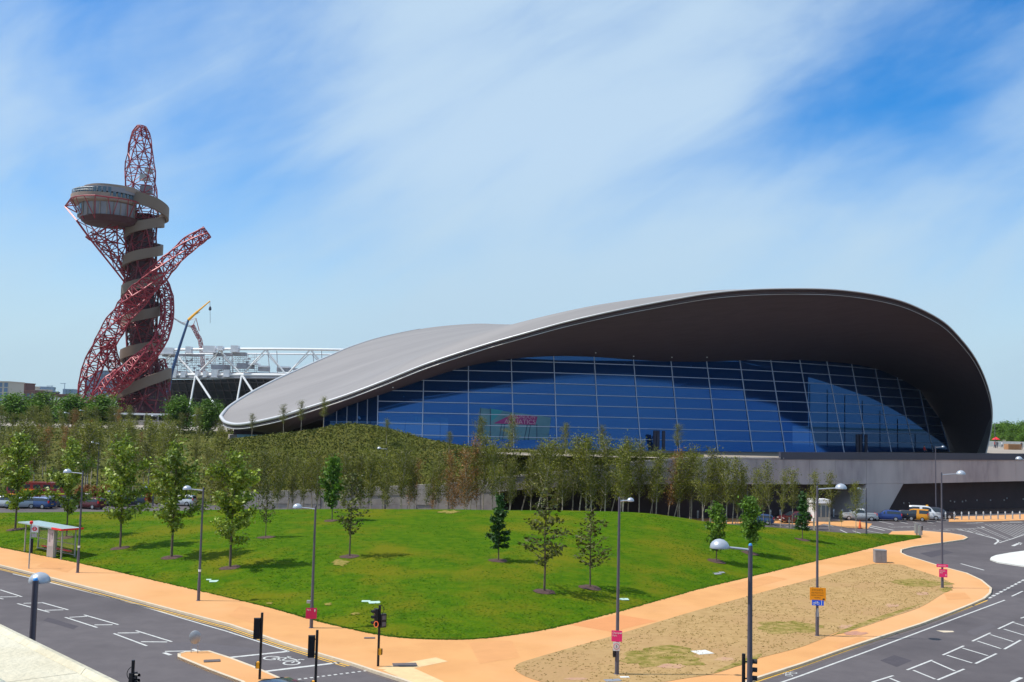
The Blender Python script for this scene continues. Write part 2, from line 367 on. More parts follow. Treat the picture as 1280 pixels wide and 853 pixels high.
# footways (raised by a kerb)
KERB_L = [(-160, 679), (-60, 696), (0, 706), (54, 719), (136, 740), (200, 757), (259, 772.5), (290, 780.5), (356, 803), (397, 815.5), (440, 828), (470, 838), (505, 849), (530, 858)]
KERB_R = [(905, 862), (940, 848), (1000, 829), (1050, 811.5), (1100, 795), (1150, 779), (1187, 765), (1212, 755), (1228, 748), (1236, 741), (1237, 735), (1225, 725), (1207, 716.5), (1175, 708), (1150, 700), (1132, 694.5), (1125, 691), (1125.5, 687), (1140, 683.5), (1175, 678.5), (1203, 674.5), (1208, 672), (1203, 669.5), (1187, 666.5), (1152, 663.5), (1115, 664.5)]
KL = gp(KERB_L, .12); KR = gp(KERB_R, .12)
corner = gp([(560, 872), (620, 905), (760, 925), (850, 890)], .12)
inner = gp([(1100, 676), (1000, 697), (860, 727), (770, 752), (680, 771), (600, 780), (530, 780), (400, 760), (248, 722), (100, 692), (0, 674), (-100, 658), (-160, 653)], .12)
slab('pavement', KL+corner+KR+inner, 'paving', -.05, .12)
def kerb(name, line, w=.15, z0=-.05, z1=.135, m='kerb', side=1):
    b = MB(); L = [Vector((p[0], p[1], 0)) for p in line]; n = len(L); prof = []
    for i in range(n):
        d = (L[min(i+1, n-1)]-L[max(i-1, 0)]).normalized(); nn = Vector((-d.y, d.x, 0))*w*side
        a, c = L[i], L[i]+nn
        prof.append([Vector((c.x, c.y, z0)), Vector((c.x, c.y, z1)), Vector((a.x, a.y, z1)), Vector((a.x, a.y, z0))])
    b.grid(prof); o = b.build(name, m, fixn=False); o['kind'] = 'structure'; return o
def off(line, d):
    L = [Vector((p[0], p[1], 0)) for p in line]; n = len(L); r = []
    for i in range(n):
        t = (L[min(i+1, n-1)]-L[max(i-1, 0)]).normalized(); r.append(L[i]+Vector((-t.y, t.x, 0))*d)
    return r
whole = KL+corner+KR
kerb('kerb', whole, w=.17, side=-1)
# pale crossing flags and darker surfacing panel
flat('crossing_paving', gp([(470, 836), (500, 830), (545, 822), (560, 827), (525, 834), (500, 839)], .12), 'paving_pale', .126)
flat('crossing_flags', gp([(478, 838), (512, 833), (556, 853), (520, 856)], .12), 'paving_pale', .127)
flat('path_panel', gp([(712, 781), (773, 768.5), (822, 776.5), (790, 784), (764, 790)], .12), 'paving_patch', .125)
for k_, (pp, m_) in enumerate([([(60, 701), (96, 708), (84, 716), (46, 708)], 'paving_b'), ([(300, 757), (338, 766.5), (322, 781), (285, 770)], 'paving_b'), ([(585, 803), (640, 801), (650, 822), (600, 830)], 'paving_b'), ([(905, 733), (960, 720), (985, 724), (930, 738)], 'paving_b'), ([(1040, 808), (1075, 796), (1084, 799), (1048, 811)], 'paving_b'), ([(1180, 742), (1206, 741), (1214, 749), (1184, 750)], 'paving_b')]):
    if 'paving_b' not in M: mat('paving_b', (.60, .285, .105), .85, var=(.55, .26, .095), scale=1.0, bump=.2, bscale=40)
    flat('path_panel', gp(pp, .12), m_, .124+.0002*k_)
# dirt patch
DIRT = [(1092, 705), (1125, 706), (1141, 711), (1176, 722.5), (1189, 730), (1190, 735.5), (1176, 744), (1150, 759.5), (1112, 772.5), (1075, 785), (1048, 790), (1020, 802), (995, 811), (942, 825), (898, 841), (855, 848.5), (816, 855), (760, 864), (700, 858), (665, 849), (648, 841), (644, 835), (650, 829), (677, 820.5), (720, 808), (770, 794), (855, 768), (953, 740.5), (1000, 728), (1050, 714.5)]
dsm = [tuple(p) for p in catmull(DIRT+[DIRT[0]], 120)][:-1]
flat('dirt', gp(dsm, .12), 'dirt', .132)
def blob(name, cx, cy, rx, ry, m, z, seed, n=40, tilt=0):
    pts = []
    for i in range(n):
        a = 2*math.pi*i/n; k = 1+.45*(noise.noise(Vector((math.cos(a)*1.6+seed, math.sin(a)*1.6, seed)))+.6*noise.noise(Vector((math.cos(a)*5+seed, math.sin(a)*5, 3))))
        x = math.cos(a)*rx*k; y = math.sin(a)*ry*k; pts.append((cx+x, cy+y+x*tilt))
    return flat(name, gp(pts, .13), m, z)
blob('grass_patch', 828, 822, 52, 13, 'dirt_grass', .137, 3.1)
blob('grass_patch', 985, 784, 42, 8, 'dirt_grass', .137, 7.7, tilt=.02)
blob('grass_patch', 1150, 728.5, 34, 4.5, 'dirt_grass', .137, 5.3)
blob('grass_patch', 1100, 773, 48, 2.6, 'dirt_grass', .138, 9.3, tilt=-.35)
blob('grass_patch', 1182, 737, 9, 3, 'dirt_grass', .138, 2.3)
blob('grass_patch', 925, 829, 30, 2.6, 'dirt_grass', .138, 4.3, tilt=-.35)
mat('stain', (.40, .22, .15), .9, var=(.46, .29, .14), scale=3)
for i, (x, y, rx, ry) in enumerate([(1062, 784, 12, 3), (1115, 757, 9, 2.2), (1153, 742, 9, 2), (905, 824, 12, 2.5), (840, 833, 16, 3), (720, 849, 14, 1.5)]):
    blob('stain', x, y, rx, ry, 'stain', .136+.0003*i, 11+i)
mat('stain2', (.36, .17, .13), .8, var=(.5, .25, .14), scale=3)
blob('stain', 1069, 792, 13, 2.8, 'stain2', .129, 31)

# lawn: a swelling mound between the footway and the birch planting
LF = [(-150, 655), (-60, 672), (0, 684), (100, 704), (200, 727), (328, 757), (401, 777), (473, 793), (530, 798.5), (600, 798), (680, 787), (770, 765), (871, 737), (935, 721.5), (1000, 706), (1060, 692), (1110, 680), (1152, 672)]
LC = [(-150, 644, 113), (-60, 642, 113), (0, 641, 113), (100, 640, 113), (200, 639, 113), (290, 637, 113), (340, 637, 113), (400, 636.5, 113), (470, 636.5, 113), (560, 637, 113), (640, 638, 113), (720, 638.5, 113), (800, 641, 113), (850, 647, 113), (900, 654.5, 113), (980, 660.5, 115.5), (1060, 666.5, 117.5), (1151, 671, 119)]
lf = catmull(LF, 140); lc = catmull(LC, 140)
rows = []
NV = 44
for i in range(NV+8):
    row = []
    for a, c in zip(lf, lc):
        f = G(a[0], a[1], .135); f = Vector((f.x, f.y, .135)); cr = P(c[0], c[1], c[2]); cr.z = max(cr.z, .14)
        if i <= NV:
            v = i/NV; p = f.lerp(cr, v); p.z = .135+(cr.z-.135)*(math.sin(v*math.pi/2)*.75+v*.25)
            s = min(1, v*6)*min(1, (1-v)*8+.1)*min(1, (cr-f).length/15)
            p.z += s*(.10*noise.noise(p*.14)+.04*noise.noise(p*.6))
        else:
            v = (i-NV)/8; p = cr+Vector((cr.x/cr.y, 1, 0))*v*7; p.z = cr.z*(1-v)**1.3-.04*v
        row.append(p)
    rows.append(row)
b = MB(); b.grid(rows); lawn = b.build('lawn', 'lawn', smooth=180); lawn['kind'] = 'structure'
LAWN = BVHTree.FromPolygons([Vector(v) for v in b.v], b.f)
def on_lawn(px, py):
    h = LAWN.ray_cast(CAM, ray(px, py).normalized())
    return h[0] if h[0] else G(px, py, .13)
def height(x, y):
    h = LAWN.ray_cast(Vector((x, y, 50)), Vector((0, 0, -1)))
    return h[0].z if h[0] else 0.0
# grass tufts that roughen the lawn and its edges
def tufts(name, pts, m, hmin, hmax, wid):
    vs = []; fs = []; tn = []
    for (x, y, z) in pts:
        a = random.random()*6.28; h = random.uniform(hmin, hmax); t = random.uniform(.7, 1.4)
        for k in range(2):
            dx = math.cos(a+k*1.57)*wid; dy = math.sin(a+k*1.57)*wid; n = len(vs); l = random.choice((-1, 1))*random.uniform(1, 2.6)*h
            vs += [(x-dx, y-dy, z-.01), (x+dx, y+dy, z-.01), (x+l, y+l*.5, z+h)]; fs.append((n, n+1, n+2)); tn.append(t)
    b = MB(); b.v = vs; b.f = fs; b.t = tn; return b.build(name, m)
tp = []
for k in range(26000):
    i = random.random()**1.25*(NV-1); j = random.random()*138; i0 = int(i); j0 = int(j); u_, v_ = i-i0, j-j0
    p = (rows[i0][j0]*(1-v_)+rows[i0][j0+1]*v_)*(1-u_)+(rows[i0+1][j0]*(1-v_)+rows[i0+1][j0+1]*v_)*u_
    if noise.noise(p*.35)+.35*random.random() > .0: tp.append(p)
for k in range(5000):
    j = random.random()*138; p = Vector(rows[0][int(j)]).lerp(Vector(rows[0][int(j)+1]), random.random()); tp.append(p+Vector((random.gauss(0, .05), random.gauss(0, .05), 0)))
tag(tufts('grass', tp, 'grass_tuft', .02, .045, .09), 'short tufts of green grass all over the mown mound', 'grass', kind='stuff')
dp = []
import itertools
dpoly = gp(dsm, .132)
def inside(x, y, poly):
    c = False; n = len(poly); j = n-1
    for i in range(n):
        xi, yi = poly[i][0], poly[i][1]; xj, yj = poly[j][0], poly[j][1]
        if (yi > y) != (yj > y) and x < (xj-xi)*(y-yi)/(yj-yi)+xi: c = not c
        j = i
    return c
x0 = min(p.x for p in dpoly); x1 = max(p.x for p in dpoly); y0 = min(p.y for p in dpoly); y1 = max(p.y for p in dpoly)
while len(dp) < 4200:
    x = random.uniform(x0, x1); y = random.uniform(y0, y1)
    if noise.noise(Vector((x*.5, y*.5, 4)))+.5*random.random() > .05 and inside(x, y, dpoly): dp.append((x, y, .132))
tag(tufts('dry_grass', dp, 'dry_tuft', .02, .06, .05), 'thin dry grass sprouting over the bare sandy patch', 'grass', kind='stuff')

# ---------------------------------------------------------------- ground behind the lawn
flat('planting_bed', [Vector(P(x, 600, D)) for x, D in [(250, 118.5), (860, 118.5)]]+[Vector(P(x, 600, D)) for x, D in [(880, 131), (700, 131.5), (500, 133), (250, 135)]], 'soil', .012)
flat('back_path', gp([(800, 648.5), (960, 648), (1015, 652), (1065, 651), (1090, 655), (1085, 661), (1060, 660), (1030, 655), (1018, 658), (985, 655), (960, 653.5), (860, 656), (800, 653)], .02), 'paving', .02)
wl = [P(x, 620, D) for x, D in [(1500, 186), (1400, 175), (1280, 163.5), (1186, 155)]]
flat('rear_footway', gp([(1186, 652.5), (1230, 652), (1280, 650.5), (1400, 648), (1400, 640.5), (1280, 643), (1230, 645), (1186, 646)], .06), 'paving', .06)
# traffic island on the left road, pale island on the right
slab('traffic_island', gp([(222, 817), (232, 814.5), (262, 813.5), (290, 822.5), (318, 833), (350, 847), (352, 850), (341, 853.5), (330, 870), (318, 868), (301, 852), (261, 837), (222, 821)], .12), 'paving', -.03, .115)
isl = gp([(222, 817), (232, 814.5), (262, 813.5), (290, 822.5), (318, 833), (350, 847), (352, 850), (341, 853.5), (330, 870), (318, 868), (301, 852), (261, 837), (222, 821), (222, 817)], .12)
kerb('kerb', isl, w=.16, side=-1, z1=.13)
slab('pale_island', gp([(1237.5, 699), (1239, 696.5), (1245, 694), (1262, 691), (1280, 688.5), (1340, 682), (1420, 690), (1340, 712), (1280, 707.5), (1247, 702.5)], .12), 'white_concrete', -.03, .12)

# ---------------------------------------------------------------- road markings
def stripe(pts, w, m='white_paint', z=.006, name='road_marking', px=True):
    L = [G(x, y, 0) if px else Vector(p) for p in pts for x, y in [p[:2]]] if px else [Vector((p[0], p[1], 0)) for p in pts]
    n = len(L); A = []; B = []
    for i in range(n):
        d = (L[min(i+1, n-1)]-L[max(i-1, 0)]).normalized(); nn = Vector((-d.y, d.x, 0))*w/2
        A.append((L[i]+nn)); B.append((L[i]-nn))
    b = MB(); b.grid([[Vector((p.x, p.y, z)) for p in B], [Vector((p.x, p.y, z)) for p in A]])
    o = b.build(name, m); o['kind'] = 'structure'
    return o
def dline(line, d0, w, m):
    L = off(line, d0); stripe([(p.x, p.y) for p in L], w, m, px=False)
kl = [G(x, y+4, 0) for x, y in KERB_L[:-3]]
flat('gutter', off(KL, -.19)+off(KL, -.42)[::-1], 'manhole', .004)
dline(kl, -.18, .12, 'yellow_paint'); dline(kl, -.42, .09, 'yellow_paint')
stripe([(16, 717.5), (54.6, 726.5), (164, 754), (259.5, 782.6), (282, 789), (361, 814.5)], .13)
stripe([(361, 814.5), (282, 822.7)], .26); stripe([(424, 828.5), (328, 840)], .26)
for i in range(14):
    t = i/13; stripe([(365+t*97, 850.5-t*12.3), (369+t*97, 850.0-t*12.3)], .16)
Z = 3.66
def z5(x, y): return (x/Z, 620+y/Z)
for u, l, c1, c2 in [(((0, 430), (100, 462)), ((-120, 440), (15, 473)), ((-95, 432), (-15, 430)), ((0, 463), (80, 462))),
                     (((190, 488), (312, 522)), ((80, 493), (225, 533)), ((108, 492), (188, 490)), ((205, 524), (290, 522))),
                     (((385, 545), (542, 590)), ((298, 556), (445, 603)), ((318, 556), (398, 552)), ((432, 591), (515, 590))),
                     (((622, 617), (787, 668)), ((520, 630), (672, 687)), ((538, 628), (637, 627)), ((645, 668), (765, 669)))]:
    for s_ in (u, l): stripe([z5(*s_[0]), z5(*s_[1])], .13)
    for s_ in (c1, c2): stripe([z5(*s_[0]), z5(*s_[1])], .18)
stripe([z5(755, 712), z5(880, 710)], .16); stripe([z5(750, 718), z5(780, 729)], .22); stripe([z5(880, 701), z5(912, 712)], .22)
def z3(x, y): return (1000+x/4.0036, 640+y/4.0036)
stripe([z3(-560, 1030), z3(-110, 860), z3(0, 822), z3(350, 694), z3(700, 563), z3(1025, 442)], .13)
stripe([z3(1060, 423), z3(1115, 397)], .13)
stripe([(900, 868), (942.5, 853.5), (1000, 834.3), (1050, 816.5), (1100, 799), (1150, 782.5), (1187, 769), (1234, 750.8)], .13, 'yellow_paint')
flat('gutter', off(KR[:10], -.19)+off(KR[:10], -.50)[::-1], 'manhole', .0045)
for i in range(10):
    t = i/10; stripe([(1236+t*46, 748-t*24), (1239+t*46, 746.5-t*24)], .22)
stripe([(1201, 704.8), (1230, 713)], .2)
for u, l, c1, c2 in [(((535, 792), (662, 742)), ((688, 842), (822, 787)), ((567, 793), (677, 838)), ((663, 748), (775, 797))),
                     (((715, 717), (820, 671)), ((878, 760), (983, 710)), ((735, 718), (862, 757)), ((812, 682), (940, 720))),
                     (((862, 648), (953, 606)), ((1022, 688), (1105, 642)), ((888, 647), (1005, 685)), ((953, 615), (1067, 650))),
                     (((992, 586), (1070, 550)), ((1150, 622), (1230, 585)), ((1020, 587), (1130, 620)), ((1070, 555), (1190, 592))),
                     (((360, 853), (467, 820)), ((510, 910), (640, 860)), ((380, 862), (480, 900)), ((450, 833), (560, 880)))]:
    for s_ in (u, l): stripe([z3(*s_[0]), z3(*s_[1])], .13)
    for s_ in (c1, c2): stripe([z3(*s_[0]), z3(*s_[1])], .14)
stripe([z3(1060, 853), z3(1108, 830)], .2); stripe([z3(1105, 533), z3(1150, 518)], .13)
mat('asphalt_patch', (.058, .050, .060), .9, var=(.068, .058, .068), scale=2, bump=.25, bscale=30); mat('asphalt_pale', (.105, .092, .100), .9, var=(.09, .08, .088), scale=3, bump=.25, bscale=30)
for k_, (pp, m_) in enumerate([([(60, 772), (98, 783), (92, 787), (54, 776)], 'asphalt_patch'), ([(205, 806), (236, 802), (330, 812), (300, 817), (215, 816)], 'asphalt_pale'), ([(1176, 752), (1186, 748), (1216, 757), (1205, 761)], 'asphalt_patch'), ([(1100, 826), (1118, 819), (1140, 826), (1121, 834)], 'asphalt_patch'), ([(1208, 790), (1236, 779), (1246, 783), (1218, 795)], 'asphalt_pale'), ([(1150, 692), (1178, 687), (1192, 691), (1164, 697)], 'asphalt_patch')]):
    flat('road_patch', gp(pp, 0), m_, .0025+.0002*k_)
blob('stain', 145, 803.5, 7, 1.6, 'kerb_stain', .0032, 3) if 'kerb_stain' in M else None
for k_, (x_, y_) in enumerate([(120, 739.5), (330, 798.5), (1120, 792.5), (1215, 757.2)]):
    q0 = G(x_, y_, 0); b = MB(); b.box((q0.x, q0.y, .004), (.45, .45, .006)); 
    for j_ in range(5): b.box((q0.x-.16+.08*j_, q0.y, .009), (.035, .4, .006))
    o = b.build('gully_grate', 'manhole'); tag(o, ['gully grate by the left kerb near the first lamp post', 'gully grate by the left kerb near the crimson sign lamp', 'gully grate by the right kerb near the orange notice', 'gully grate by the right kerb at the bend'][k_], 'grate', 'gully grates along the kerbs')
blob_ = flat('road_patch', gp([z3(680, 594), z3(765, 596), z3(772, 602), z3(720, 604)], 0), 'kerb', .005)
# chevron area by the rear car park
stripe([(1266, 682.8), (1273, 679.6), (1277, 679.2)], .35); 
b = MB(); q = [G(x, y, 0) for x, y in [(1272.5, 678), (1278, 679), (1275.5, 681.5)]]; b.add([(p.x, p.y, .006) for p in q], [(0, 1, 2)]); b.build('road_marking', 'white_paint')['kind'] = 'structure'
def zc(x, y): return (1140+x/8.53, 600+y/8.53)
stripe([zc(340, 525), zc(600, 521), zc(750, 514), zc(772, 505), zc(740, 498)], .16)
stripe([zc(480, 525), zc(640, 562), zc(800, 605), zc(900, 632), zc(922, 655), zc(880, 688)], .22)
stripe([zc(930, 672), zc(1060, 632), zc(1194, 585), zc(1300, 552)], .16)
for k in range(11):
    break
    ax = 330+k*72; ay = 527-k*5.5; bx = 560+k*84; by = min(590, 585)+k*0
    ex = 520+k*88; ey = 575+min(k, 4)*22-max(0, k-4)*13
    if k < 5: ex, ey = (560+k*84, 545+k*22)
    stripe([zc(ax+120, ay), zc(ex+90, ey)], .10)
    if k < 10: stripe([zc(ax+156, ay-3), zc(ex+134, ey-(6 if k >= 5 else -11))], .10)
for k in range(22):
    sx_ = 470+k*44; sy_ = 524 if sx_ < 690 else (500 if sx_ < 760 else 474); q_ = None
    for t in range(1, 60):
        xx = sx_+t*8; yy = sy_+t*8*.42
        if yy > interp(xx, [480, 800, 900, 925, 1060, 1194, 1500], [525, 605, 632, 664, 632, 585, 480]): break
        q_ = (xx, yy)
    if q_ and q_[0]-sx_ > 20: stripe([zc(sx_, sy_), zc(*q_)], .07)
for a_, c_ in [((680, 458), (760, 455)), ((580, 463), (700, 462)), ((960, 458), (1180, 455)), ((1040, 450), (1170, 448)), ((0, 500), (260, 489))]:
    stripe([zc(*a_), zc(*c_)], .22)
def zp(x, y): return (1050+x/7.53, 610+y/7.53)
for a_, c_ in [((470, 372), (910, 357)), ((230, 345), (505, 400)), ((200, 352), (420, 402)), ((120, 405), (240, 443)), ((240, 400), (450, 440)), ((340, 310), (505, 345)), ((560, 320), (640, 338)), ((690, 322), (760, 335)), ((820, 322), (880, 334)), ((900, 316), (960, 326)), ((780, 400), (1040, 402)), ((870, 412), (1150, 440)), ((0, 395), (100, 440)), ((-180, 340), (-60, 362))]:
    stripe([zp(*a_), zp(*c_)], .3 if a_[0] in (230, 200) else .16)
for k in range(12): stripe([(1110+k*8, 658.6+k*.42), (1113+k*8, 658.8+k*.42)], .2)
for k in range(6): stripe([(962+k*9, 656.3+k*.5), (968+k*9, 657.8+k*.55)], .12)

def bicycle_mark(c, ang, s, name='bicycle_symbol'):
    """painted bicycle, length about 2 s"""
    b = MB(); ca, sa = math.cos(ang), math.sin(ang)
    def T(x, y): return Vector((c.x+(x*ca-y*sa)*s, c.y+(x*sa+y*ca)*s, .007))
    def ring(cx, cy, r, w=.09, n=20):
        for i in range(n):
            a0 = 2*math.pi*i/n; a1 = 2*math.pi*(i+1)/n
            b.quad(T(cx+r*math.cos(a0), cy+r*math.sin(a0)), T(cx+r*math.cos(a1), cy+r*math.sin(a1)), T(cx+(r-w)*math.cos(a1), cy+(r-w)*math.sin(a1)), T(cx+(r-w)*math.cos(a0), cy+(r-w)*math.sin(a0)))
    def seg(x0, y0, x1, y1, w=.08):
        d = Vector((x1-x0, y1-y0)).normalized(); nx, ny = -d.y*w/2, d.x*w/2
        b.quad(T(x0+nx, y0+ny), T(x0-nx, y0-ny), T(x1-nx, y1-ny), T(x1+nx, y1+ny))
    ring(-.62, 0, .36); ring(.62, 0, .36)
    for q in [(-.62, 0, -.25, .5), (-.25, .5, .42, .5), (-.25, .5, 0, 0), (0, 0, .42, .5), (-.62, 0, 0, 0), (.62, 0, .36, .66), (.36, .66, .55, .72), (-.25, .5, -.3, .64), (-.42, .64, -.18, .64)]: seg(*q)
    bm = b.build(name, 'white_paint'); bm['kind'] = 'structure'; return bm
p0 = G(340, 823, 0); p1 = G(372, 831, 0); d = p1-p0
bicycle_mark(G(352, 826, 0), math.atan2(d.y, d.x), 1.25)
p0 = G(978, 846, 0); p1 = G(1000, 839, 0); d = p1-p0
bicycle_mark(G(989, 843, 0), math.atan2(d.y, d.x)+.2, .55)
# ================================================================ PODIUM, PLINTH, MOUND, BANKS
WP = [(300, 137), (430, 135.5), (560, 133.5), (650, 132), (740, 131.5), (860, 133.5), (980, 140), (1060, 145.5), (1170, 154), (1280, 163.8), (1400, 176), (1560, 195)]
WT = [(300, 615), (430, 611), (560, 604), (640, 597), (700, 591), (740, 585), (800, 578), (870, 573.5), (980, 573.5), (1280, 572.6)]
def wallD(px): return interp(px, [a for a, _ in WP], [b_ for _, b_ in WP])
def walltop(px):
    if px >= 980: return 8.0
    return P(px, interp(px, [a for a, _ in WT], [b_ for _, b_ in WT]), wallD(px)).z
RT_ = [(300, 640), (400, 636), (480, 629), (560, 622), (650, 612), (740, 607), (830, 605), (1083, 606)]   # underside of the upper band, left of the leg
def recess_top(px):
    if px < 1083: return P(px, interp(px, [a for a, _ in RT_], [b_ for _, b_ in RT_]), wallD(px)).z
    return P(px, interp(px, [1130, 1280, 1560], [605, 601.5, 600]), wallD(px)).z
# terrace / podium deck
deck = [PZ(x, 7.98, wallD(x)+.35) for x in (1560, 1400, 1280, 1170, 1060, 980, 860, 740, 650, 560, 430, 330)]
deck = [Vector((q.x, q.y, 7.98)) for q in deck]
dk = deck+[Vector((-28, 250, 7.98)), Vector((-260, 250, 7.98)), Vector((-900, 260, 7.98)), Vector((-1400, 1500, 7.98)), Vector((1500, 1500, 7.98)), Vector((500, 260, 7.98))]
# keep the low mounded part left of px 560 below the mound: lower the deck edge behind it
dk2 = []
for q in dk[:9]: dk2.append(q)
dk2 += [Vector((P(560, 560, 146).x, 146, 7.98)), Vector((P(430, 560, 150).x, 150, 7.98)), Vector((P(330, 560, 160).x, 160, 7.98))]+dk[12:]
flat('podium', dk2, 'podium', 7.98)
# the aquatics building
AQ = empty('aquatics_centre', P(700, 560, 150), 0, 'sports hall with sweeping grey wave shaped roof over a tall blue glass wall', 'building')
AO = AQ.location.copy()
pls = empty('plinth', (0, 0, 0)); pls.parent = AQ
def panel(pxs, zt, zb, m, depth=.5, name='panel', gap=.02, parent=None):
    """a wall slab between two photo columns, with thickness"""
    fr = []
    a, c = pxs; A = PZ(a, 5, wallD(a)); C = PZ(c, 5, wallD(c)); d = (C-A); d.z = 0; d.normalize(); A = A+d*gap; C = C-d*gap
    nrm = Vector((-d.y, d.x, 0))*depth
    if nrm.y < 0: nrm = -nrm
    za, zc_ = zt; ba, bc = zb
    v = [Vector((A.x, A.y, ba)), Vector((C.x, C.y, bc)), Vector((C.x, C.y, zc_)), Vector((A.x, A.y, za))]
    v += [q+nrm for q in v]
    b = MB(); b.add(v, ((0, 1, 2, 3), (7, 6, 5, 4), (0, 3, 7, 4), (1, 5, 6, 2), (3, 2, 6, 7), (0, 4, 5, 1)))
    return b.build(name, m, parent, origin=AO)
cols = [620, 660, 700, 745, 790, 835, 875, 910, 945, 980, 1012, 1044, 1083]
for a, c in zip(cols[:-1], cols[1:]): panel((a, c), (walltop(a), walltop(c)), (recess_top(a), recess_top(c)), 'concrete', parent=pls)
panel((1083, 1130), (8, 8), (4.55, 4.55), 'concrete', parent=pls)
cols = [1130, 1165, 1200, 1235, 1270, 1305, 1345, 1400, 1470, 1560]
for a, c in zip(cols[:-1], cols[1:]): panel((a, c), (8, 8), (recess_top(a), recess_top(c)), 'concrete', parent=pls)
# leg with slanting sides
b = MB(); q = [PZ(1083.5, 4.53, wallD(1083)), PZ(1129.5, 4.53, wallD(1130)), PZ(1107, 0, wallD(1107)), PZ(1064, 0, wallD(1064))]
nb = [p+Vector((-.48, .88, 0))*7 for p in q]
b.add(q+nb, ((0, 3, 2, 1), (4, 5, 6, 7), (0, 4, 7, 3), (1, 2, 6, 5)))
b.build('leg', 'concrete', pls, origin=AO, fixn=True)
# rubble-stone retaining wall, left
GRW = empty('retaining_wall', P(450, 636, 135), 0, 'rough grey stone retaining wall behind the birch trunks below the green bank', 'wall')
go = GRW.location.copy()
for a in range(300, 620, 20):
    c = a+20; A = PZ(a, 0, wallD(a)); C = PZ(c, 0, wallD(c))
    for r_ in range(3):
        za0, za1 = walltop(a)*r_/3, walltop(a)*(r_+1)/3; zc0, zc1 = walltop(c)*r_/3, walltop(c)*(r_+1)/3
        k = random.uniform(-.06, .06)
        v = [Vector((A.x+.02, A.y+k, za0+.02)), Vector((C.x-.02, C.y+k, zc0+.02)), Vector((C.x-.02, C.y+k, zc1)), Vector((A.x+.02, A.y+k, za1))]; v += [p+Vector((0, .6, 0)) for p in v]
        b = MB(); b.add(v, ((0, 1, 2, 3), (7, 6, 5, 4), (0, 3, 7, 4), (1, 5, 6, 2), (3, 2, 6, 7), (0, 4, 5, 1))); b.build('panel', 'concrete_light' if r_ or a < 430 else 'concrete', GRW, origin=go)
# dark back wall of the recesses and floor
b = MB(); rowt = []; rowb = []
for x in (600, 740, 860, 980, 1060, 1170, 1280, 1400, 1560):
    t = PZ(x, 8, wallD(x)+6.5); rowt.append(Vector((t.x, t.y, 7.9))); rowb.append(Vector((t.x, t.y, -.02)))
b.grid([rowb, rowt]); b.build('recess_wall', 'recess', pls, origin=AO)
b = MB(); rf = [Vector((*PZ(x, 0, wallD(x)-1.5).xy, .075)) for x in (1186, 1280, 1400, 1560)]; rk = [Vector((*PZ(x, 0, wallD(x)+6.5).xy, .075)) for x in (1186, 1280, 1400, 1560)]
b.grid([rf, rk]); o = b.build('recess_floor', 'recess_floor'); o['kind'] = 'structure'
# recessed light fittings in the dark wall
for x, y in [(1188, 626.5), (1193, 627.5), (1203, 627.2), (1207, 626), (1221, 625.6), (1238, 625.4), (1255, 625.3), (1258.5, 623), (1129.5, 629), (1136, 629), (1279, 624)]:
    p = P(x, y, wallD(x)+6.3); b = MB(); b.box(p, (.17, .12, .22), R(28)); b.build('wall_light', 'galvanised', pls, origin=AO)
# dark parapet right of px 980, pale coping left
b = MB(); t0 = []
for x in (976, 1000, 1060, 1170, 1280, 1400, 1560):
    t = PZ(x, 8.4, wallD(x)-.12); t0.append([Vector((t.x, t.y, 7.93)), Vector((t.x, t.y, 8.92)), Vector((t.x-.2, t.y+.35, 8.92)), Vector((t.x-.2, t.y+.35, 7.93))])
b.grid(t0); b.add([q for q in t0[0]], [(0, 1, 2, 3)]); b.build('parapet', 'parapet_dark', pls, origin=AO)
b = MB(); rr = []
for x in (620, 660, 700, 740, 770, 800, 835, 870, 920, 980):
    z = walltop(x); t = PZ(x, z, wallD(x)-.08); rr.append([Vector((t.x, t.y, z-.02)), Vector((t.x, t.y, z+.18)), Vector((t.x, t.y+.6, z+.18)), Vector((t.x, t.y+.6, z-.02))])
b.grid(rr); b.build('coping', 'concrete_light', pls, origin=AO)

# green mound under the glass, left
CR = [(270, 552), (300, 547), (340, 543), (372, 539), (395, 536), (420, 531), (440, 529.5), (460, 530.5), (480, 534), (500, 539.5), (520, 545.5), (545, 551), (575, 556.5), (610, 561), (660, 563.5), (720, 565), (800, 566.5), (880, 568.5)]
mr = []; NC = 110; ND = 16
for px in np.linspace(270, 880, NC):
    cy = interp(px, [a for a, _ in CR], [b_ for _, b_ in CR]); cp = P(px, cy, 143.3-.0*px); wx = wallD(px)
    zt = walltop(px)-.05; ft = PZ(px, zt, wx+.3); col = []
    for i in range(ND+5):
        if i <= ND:
            v = i/ND; p = ft.lerp(cp, v); p.z = ft.z+(cp.z-ft.z)*(.6*v+.4*math.sin(v*math.pi/2)); p += Vector((0, 0, .25*math.sin(v*math.pi)*noise.noise(p*.25)))
        else:
            v = (i-ND)/5; p = cp+Vector((0, 2.6*v, 0)); p.z = cp.z*(1-v)+min(cp.z, 8.0)*v-.02
        col.append(p)
    mr.append(col)
b = MB(); b.grid(mr); o = b.build('green_bank', 'bank', smooth=180, fixn=False); o['kind'] = 'structure'
# left slope rising to the podium
er = []
for y in (137, 150, 165, 180, 200, 220, 240, 252):
    row = []
    for x in np.linspace(-230, -26, 34):
        v = min(1, max(0, (y-146)/100)); row.append(Vector((x, y, 8.0*(v*v*(3-2*v))+.4*noise.noise(Vector((x*.06, y*.06, 1)))*math.sin(v*3.14)-(.02 if v <= 0 else 0))))
    er.append(row)
b = MB(); b.grid(er); o = b.build('grass_slope', 'bank', smooth=180); o['kind'] = 'structure'
def slope_z(x, y):
    v = min(1, max(0, (y-146)/100)); return 8.0*(v*v*(3-2*v))
